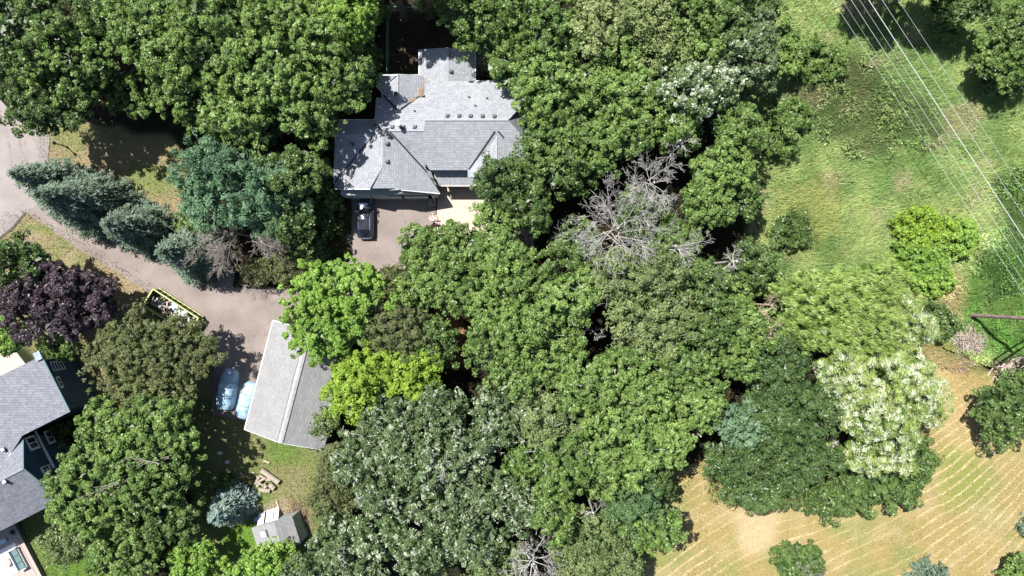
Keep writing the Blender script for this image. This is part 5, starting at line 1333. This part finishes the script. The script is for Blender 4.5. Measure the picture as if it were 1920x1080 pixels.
for (x, y, rx, ry, h, lab) in WILLOW: tree('U' if (x < 1615 and y < 650) or x == 1630 else 'W', x, y, rx, ry, h, lab)
SHR = [
 ('D', 1655, 905, 86, 50, 4.4, 'broad dark shrub under the lowest willow'), ('D', 1710, 865, 48, 42, 3.6, 'dark shrub right of the lowest willow at the field edge'),
 ('D', 1590, 915, 36, 38, 3.2, 'dark shrub with its shadow on the mown rows'), ('D', 1542, 938, 34, 36, 2.8, 'small bush alone at the field edge left of the dark shrubs'),
 ('D', 1496, 1050, 52, 36, 3.6, 'round green bush near the bottom edge of the mown field'),
 ('D', 1882, 770, 66, 56, 5.5, 'round dark tree on the right edge above the mown field'), ('D', 1905, 725, 34, 30, 3.6, 'dark shrub beside the split wood at the right edge'),
 ('G', 1905, 1065, 32, 30, 3.5, 'green bush in the bottom right corner'),
 ('D', 1480, 435, 40, 32, 2.6, 'dark low bush in the pale grass of the meadow'),
 ('L', 1722, 425, 52, 40, 3.0, 'yellow green shrub clump in the meadow'), ('B', 1725, 480, 56, 42, 2.8, 'bright shrub clump below the yellow green one'),
 ('B', 1790, 445, 44, 40, 2.8, 'bright shrub left of the wires'), ('B', 1745, 525, 46, 26, 2.4, 'low bright shrub beside the upper willow'),
 ('D', 1748, 600, 36, 36, 3.0, 'dark bush between the willows and the branch heap'),
 ('G', 1530, 115, 62, 42, 2.0, 'low green thicket at the top of the meadow'), ('G', 1480, 215, 42, 32, 2.6, 'green bush beside the bare tan patch in the meadow'),
 ('G', 1470, 95, 40, 56, 5.0, 'green bush at the wood edge near the top'), ('G', 1455, 250, 40, 46, 4.0, 'green bush where the wood meets the meadow'),
 ('G', 1878, 110, 66, 52, 7.0, 'leafy tree in the upper right corner, sunlit'), ('D', 1900, 55, 56, 42, 8.0, 'dark tree at the top right corner'),
 ('D', 1800, 12, 62, 34, 8.0, 'dark shaded tree at the top edge left of the corner'), ('D', 1640, -62, 62, 52, 11, 'dark tree at the top edge whose shade darkens the meadow beside the wires'), ('D', 1745, -48, 62, 52, 11, 'dark tree at the top edge between the wires and the corner'),
 ('G', 1775, 55, 26, 26, 3.0, 'small bush in the shade at the top right'), ('D', 1875, 160, 40, 24, 3.0, 'dark shrub at the foot of the leafy corner tree'),
 ('D', 600, 420, 40, 38, 3.0, 'shaded shrub left of the parked car'), ('O', 520, 505, 66, 30, 4.0, 'olive shrub overhanging the driveway bend'), ('D', 580, 470, 42, 36, 3.4, 'dark shrub at the inside of the driveway bend'),
 ('G', 610, 375, 32, 30, 3.0, 'green shrub beside the west wing corner'), ('D', 590, 320, 42, 38, 4.0, 'dark shrub in the shade west of the house'), ('D', 600, 260, 30, 40, 3.5, 'dark shrub close to the west wing of the house'),
 ('G', 370, 425, 40, 30, 4.0, 'green shrub between the small spruce and the teal trees'), ('O', 355, 455, 36, 22, 3.2, 'low olive shrub under the grey dead twigs'),
 ('D', 115, 800, 20, 17, 1.6, 'small dark shrub at the foot of the blue wall'), ('Y', 114, 836, 14, 13, 1.3, 'small yellowish shrub at the foot of the blue wall'),
 ('G', 700, 20, 26, 24, 3.0, 'bush outside the fence corner at the top edge'), ('D', 690, 110, 24, 34, 3.5, 'dark bush between the fence and the big crowns'),
 ('Y', 918, 108, 14, 20, 3.0, 'yellow tinged bush east of the north wing'), ('K', 610, 790, 24, 22, 4.5, 'small pale bush at the lower right corner of the long garage'),
 ('G', 820, 8, 44, 16, 4.0, 'green bush at the top edge behind the fenced yard'), ('D', 425, 905, 22, 18, 1.6, 'low dark shrub in the shade above the blue spruce'),
]
for s_ in SHR: shrub(*s_, dens=1.0)
# spruces: (foot px, radius m, height m)
spruce(140, 352, 3.2, 10.5, 'spruce farthest left, touching the left edge of the photo', 1.0, 1)
spruce(205, 390, 4.3, 12.5, 'largest blue green spruce, between road and driveway', 1.0, 2)
spruce(283, 432, 3.3, 9.5, 'blue green spruce right of the largest one', 1.0, 3)
spruce(385, 478, 3.6, 10.5, 'spruce nearest the grey dead twigs', 1.0, 4)
spruce(445, 938, 2.5, 7.0, 'small silvery blue spruce above the garden shed', 1.2, 5, leaf_mat('needles_silver_blue', (.05, .09, .07), (.25, .35, .31), trans=.08, rough=.55))
spruce(1735, 1085, 2.6, 6.0, 'spruce top poking up at the bottom edge of the mown field', 1.0, 6)
spruce(1925, 985, 1.6, 5.0, 'dark conifer tip at the right edge of the mown field', .8, 7)
# dead trees
DW = MATS['dead_wood']
dead_tree(1155, 430, 80, 12, 'large silvery dead tree in the middle of the wood', 11, n0=17, depth=4, r0=.09, zc=9.8, pitch=.6)
dead_tree(1222, 345, 52, 12, 'smaller dead tree just above the large one', 12, n0=11, depth=4, r0=.09, zc=9.8, pitch=.6)
dead_tree(1262, 462, 44, 11, 'dead tree reaching right of the large dead tree', 14, n0=5, depth=4, r0=.11, zc=9.5, pitch=.3, fan=(-.9, .6))
dead_tree(1375, 490, 28, 10, 'small dead tree near the meadow edge', 15, n0=6, depth=3, r0=.11, zc=8.5)
dead_tree(1345, 530, 26, 11, 'little dead tree beside the reddish gap', 16, n0=4, depth=3, r0=.10, zc=9.5)
dead_tree(1440, 572, 30, 10, 'tan dead spray beside the willows, upper', 17, n0=6, depth=3, r0=.08, zc=9, m=mat('tan_twigs', (.42, .32, .22), noise=.2, col2=(.60, .50, .38)))
dead_tree(1435, 612, 22, 10, 'tan dead spray beside the willows, lower', 18, n0=6, depth=3, r0=.07, zc=9, m=MATS['tan_twigs'])
dead_tree(1000, 1050, 46, 11, 'grey dead tree at the bottom edge of the wood', 19, n0=12, depth=4, r0=.11, zc=8.5)
dead_tree(430, 435, 62, 7, 'grey fan of dead twigs beside the teal green trees', 20, n0=14, depth=4, r0=.09, zc=6.5, pitch=.35, m=MATS['dead_twigs_grey'], fan=(2.4, 5.0))
dead_tree(485, 445, 44, 7, 'second grey fan of dead twigs pointing to the lower right', 22, n0=7, depth=4, r0=.08, zc=6.5, pitch=.3, m=MATS['dead_twigs_grey'], fan=(5.2, 6.2))
dead_tree(1270, 268, 34, 11, 'pale bare branches below the white-backed poplar', 23, n0=5, depth=3, r0=.10, zc=10, trunk=True)
dead_tree(1300, 1, 1, 5, 'x', 1) if False else None
dead_tree(830, 868, 24, 11, 'curly bare branch among the silvery poplars', 24, n0=3, depth=3, r0=.08, zc=11.5, pitch=.4)
dead_tree(1110, 620, 34, 8, 'bare branch crossing the black hollow', 25, n0=3, depth=3, r0=.09, zc=7)
dead_tree(1310, 815, 26, 8, 'bare branch in the gap beside the teal tree', 26, n0=3, depth=3, r0=.08, zc=7)
dead_tree(1110, 955, 26, 10, 'bare branch beside the blue green tree in the lower wood', 27, n0=3, depth=3, r0=.09, zc=9)
dead_tree(300, 865, 60, 10, 'bare grey limbs showing in the big lower left maples, upper', 28, n0=3, depth=2, r0=.08, zc=10.7, pitch=.1, fan=(2.7, 3.5), m=MATS['dead_twigs_grey'], trunk=False)
dead_tree(225, 905, 50, 10, 'bare grey limbs showing in the big lower left maples, lower', 29, n0=4, depth=2, r0=.07, zc=10.4, pitch=.1, fan=(3.1, 3.9), m=MATS['dead_twigs_grey'], trunk=False)
dead_tree(1520, 1075, 26, 4, 'dead twigs in the round green bush near the bottom edge', 30, n0=6, depth=3, r0=.05, zc=3.4, m=MATS['dead_twigs_grey'])
# fallen bare log at the field edge
p, q = P(1296, 883, .4), P(1308, 873, .5); 
tag(MB().tube([P(1282, 880, .3), P(1288, 886, .4), P(1308, 873, .5)], [.10, .11, .05], 7).build('fallen_branch', DW), 'bleached fallen branch at the tip of the mown field', 'branch')

# bare twigs and limbs poking out among the poplars: parts of nothing, too many to count
rg = np.random.default_rng(77); b = MB()
for k in range(80):
    x = rg.uniform(620, 1060); y = rg.uniform(770, 1075); z = rg.uniform(10.8, 12.6); p = P(x, y, z); a = rg.random()*6.28; L = rg.uniform(.4, 1.1)
    d = np.array([math.cos(a), math.sin(a), rg.uniform(-.1, .35)]); k1 = rg.normal(0, .22, 3)*L
    b.tube([p, p+d*L*.5+k1*.5, p+d*L+k1], [.028, .02, .009], 4)
    if rg.random() < .6:
        d2 = np.array([math.cos(a+.9), math.sin(a+.9), .1]); s_ = p+d*L*.5+k1*.5; b.tube([s_, s_+d2*L*.45], [.026, .010], 3)
for k in range(40):
    x = rg.uniform(940, 1330); y = rg.uniform(560, 860); z = rg.uniform(11, 12.8); p = P(x, y, z); a = rg.random()*6.28; L = rg.uniform(.4, 1.3)
    d = np.array([math.cos(a), math.sin(a), .2]); b.tube([p, p+d*L*.5+rg.normal(0, .1, 3), p+d*L], [.022, .016, .008], 3)
tw = b.build('bare_twigs', DW, kind='stuff'); tag(tw, 'pale bare twigs poking out between the leaves of the wood', 'twigs')

# ------------------------------------------------------------------ grasses and ground cover
gmat = attr_mat('grass_blades', nscale=3, namp=.12, bump=0, rough=.7)
lmat = attr_mat('ground_cover_leaves', nscale=3, namp=.1, bump=0, rough=.5)
def scatter(n, poly, M, seed, thr=.5):
    rg = np.random.default_rng(seed); xs = np.array([p[0] for p in poly]); ys = np.array([p[1] for p in poly])
    px = rg.uniform(xs.min(), xs.max(), n); py = rg.uniform(ys.min(), ys.max(), n)
    k = inpoly(px, py, poly); px, py = px[k], py[k]
    x = (px-960)/FP*HC; y = -(py-540)/FP*HC
    if M is not None: k = mask_at(M, x, y) > thr*rg.random(len(x))+.15; x, y = x[k], y[k]
    return rg, x, y
def grass(name, label, n, poly, M, L, W, lift, wind, seed, gain=(1.0, 1.3), hue=.15, clump=1.3, kind='stuff'):
    rg, x, y = scatter(n, poly, M, seed); n = len(x)
    fl = N3(x, y, clump*3, 3)*6.28*.35
    c = np.stack([x, y, np.full(n, .04)], 1); col = ground_col(x, y)*rg.uniform(*gain, (n, 1)); col[:, 0] *= 1+rg.normal(0, hue, n); col = np.clip(col, .01, .9)
    a = wind+fl-1.1+rg.normal(0, .55, n); ln = L*rg.uniform(.5, 1.4, n)*(.6+.8*N1(x, y, clump, 2))
    d = np.stack([np.cos(a), np.sin(a), rg.uniform(*lift, n)], 1); d = unit(d)
    s = unit(np.cross(d, rg.normal(0, 1, (n, 3))*np.array([.3, .3, 1])))*(W*rg.uniform(.6, 1.3, n))[:, None]/2
    V = np.stack([c-s, c+s, c+d*ln[:, None]], 1).reshape(-1, 3)
    o = bpy.data.objects.new(name, quad_mesh(name, V, None, gmat, 3, col=col)); C.objects.link(o); o['kind'] = kind; tag(o, label, 'grass'); return o
mpoly = [(1390, -20), (1960, -20), (1960, 680), (1760, 690), (1420, 560)]
grass('meadow_grass', 'tall windswept green grass of the meadow under the wires', 190000, mpoly, mp, 1.0, .085, (.2, 1.0), .55, 1, gain=(.70, 1.75), clump=1.7)
lm_ = np.maximum(mask(lawn_polys[0]), mask(lawn_polys[1]))
grass('lawn_grass', 'short dry lawn grass beside the driveway', 42000, [(0, 190), (420, 190), (420, 800), (0, 800)], lm_, .22, .06, (.5, 1.5), .5, 2, gain=(.8, 1.4), clump=.6)
grass('lawn_grass', 'green lawn grass round the log pile and the shed', 42000, [(30, 740), (650, 740), (650, 1100), (30, 1100)], None, .22, .06, (.5, 1.5), .5, 3, gain=(.85, 1.3), clump=.6)
grass('field_stubble', 'short dry stubble of the mown field', 60000, [(1200, 640), (1960, 640), (1960, 1100), (1200, 1100)], hm, .22, .05, (.3, 1.2), .5, 4, gain=(.8, 1.35), clump=.6)
rg, x, y = scatter(230000, [(1200, 640), (1960, 640), (1960, 1100), (1200, 1100)], hm, 44)
i_ = np.clip(((y-GY0)/GS).astype(int), 0, ny-1); j_ = np.clip(((x-GX0)/GS).astype(int), 0, nx-1)
fy = (y-GY0)/GS-i_; fx = (x-GX0)/GS-j_; i1 = np.clip(i_+1, 0, ny-1); j1 = np.clip(j_+1, 0, nx-1)
rv = (row[i_, j_]*(1-fx)*(1-fy)+row[i_, j1]*fx*(1-fy)+row[i1, j_]*(1-fx)*fy+row[i1, j1]*fx*fy)/21.0+.05
kk = (np.abs(rv-np.floor(rv)-.5) < .075*rg.uniform(.2, 1.3, len(x))) & (N3(x, y, 7, 3) > rg.uniform(.42, .66, len(x))); x, y = x[kk], y[kk]; n = len(x)
a_ = np.arctan2(.42, 1)+rg.normal(0, .5, n); d_ = np.stack([np.cos(a_), np.sin(a_), rg.uniform(-.1, .25, n)], 1)
c_ = np.stack([x, y, rg.uniform(.03, .13, n)], 1); L_v = rg.uniform(.14, .40, n)[:, None]; s_v = np.cross(d_, [0, 0, 1])*.028
V_ = np.stack([c_-s_v, c_+s_v, c_+d_*L_v], 1).reshape(-1, 3)
o = bpy.data.objects.new('loose_hay', quad_mesh('loose_hay', V_, None, gmat, 3, col=np.array([.50, .40, .24])*rg.uniform(.7, 1.25, (n, 1)))); C.objects.link(o); o['kind'] = 'stuff'; tag(o, 'loose pale hay lying in long curved rows on the mown field', 'hay')
def cover(name, label, n, poly, M, sz, hgt, seed, gain=(.6, 1.6), lump=1.5):
    rg, x, y = scatter(n, poly, M, seed); n = len(x)
    hh = N1(x, y, lump, 3); k = hh > rg.uniform(.25, .6, n); x, y, hh = x[k], y[k], hh[k]; n = len(x)
    c = np.stack([x, y, .1+hgt*np.clip((hh-.3)*2, 0, 1)*rg.uniform(.6, 1.1, n)], 1)
    nr = unit(rg.normal(0, .55, (n, 3))+np.array([0, 0, 1])); col = ground_col(x, y)*rg.uniform(*gain, (n, 1))
    V = leaf_quads(c, nr, rg.normal(0, 1, (n, 3)), sz*rg.uniform(.6, 1.4, n), sz*.7*rg.uniform(.6, 1.3, n))
    o = bpy.data.objects.new(name, quad_mesh(name, V, None, lmat, 4, col=np.clip(col, .005, .8))); C.objects.link(o); o['kind'] = 'stuff'; tag(o, label, 'ground cover')
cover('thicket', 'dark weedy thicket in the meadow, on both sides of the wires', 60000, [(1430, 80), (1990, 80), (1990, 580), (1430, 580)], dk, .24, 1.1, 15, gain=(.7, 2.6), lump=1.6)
cover('ground_cover', 'lush bright green vines round the utility pole', 70000, [(1740, 470), (1960, 400), (1960, 740), (1880, 700), (1760, 650)], None, .26, .9, 5, gain=(.7, 1.9), lump=1.1)
cover('weeds', 'patches of leafy weeds growing through the meadow grass', 60000, mpoly, mp, .20, .5, 6, gain=(.7, 1.35), lump=2.6)
cover('undergrowth', 'dark leafy undergrowth on the forest floor', 46000, [(560, 220), (660, 220), (660, 540), (440, 540), (440, 430)], None, .24, .6, 7, gain=(.5, 1.6), lump=1.0)
cover('undergrowth', 'undergrowth and fallen leaves of the fenced yard', 9000, [(690, -10), (960, -10), (960, 155), (690, 155)], None, .2, .25, 8, gain=(.5, 1.9), lump=.9)
cover('undergrowth', 'low undergrowth beneath the wood', 50000, [(930, 440), (930, 300), (1430, 60), (1430, 700), (1300, 900), (1200, 1080), (600, 1080), (640, 800), (840, 560)], None, .28, .7, 9, gain=(.5, 1.5), lump=1.2)
print('BUILD', round(time.time()-T0, 1), 's', 'crown tris', tri_budget, 'objects', len(bpy.data.objects))
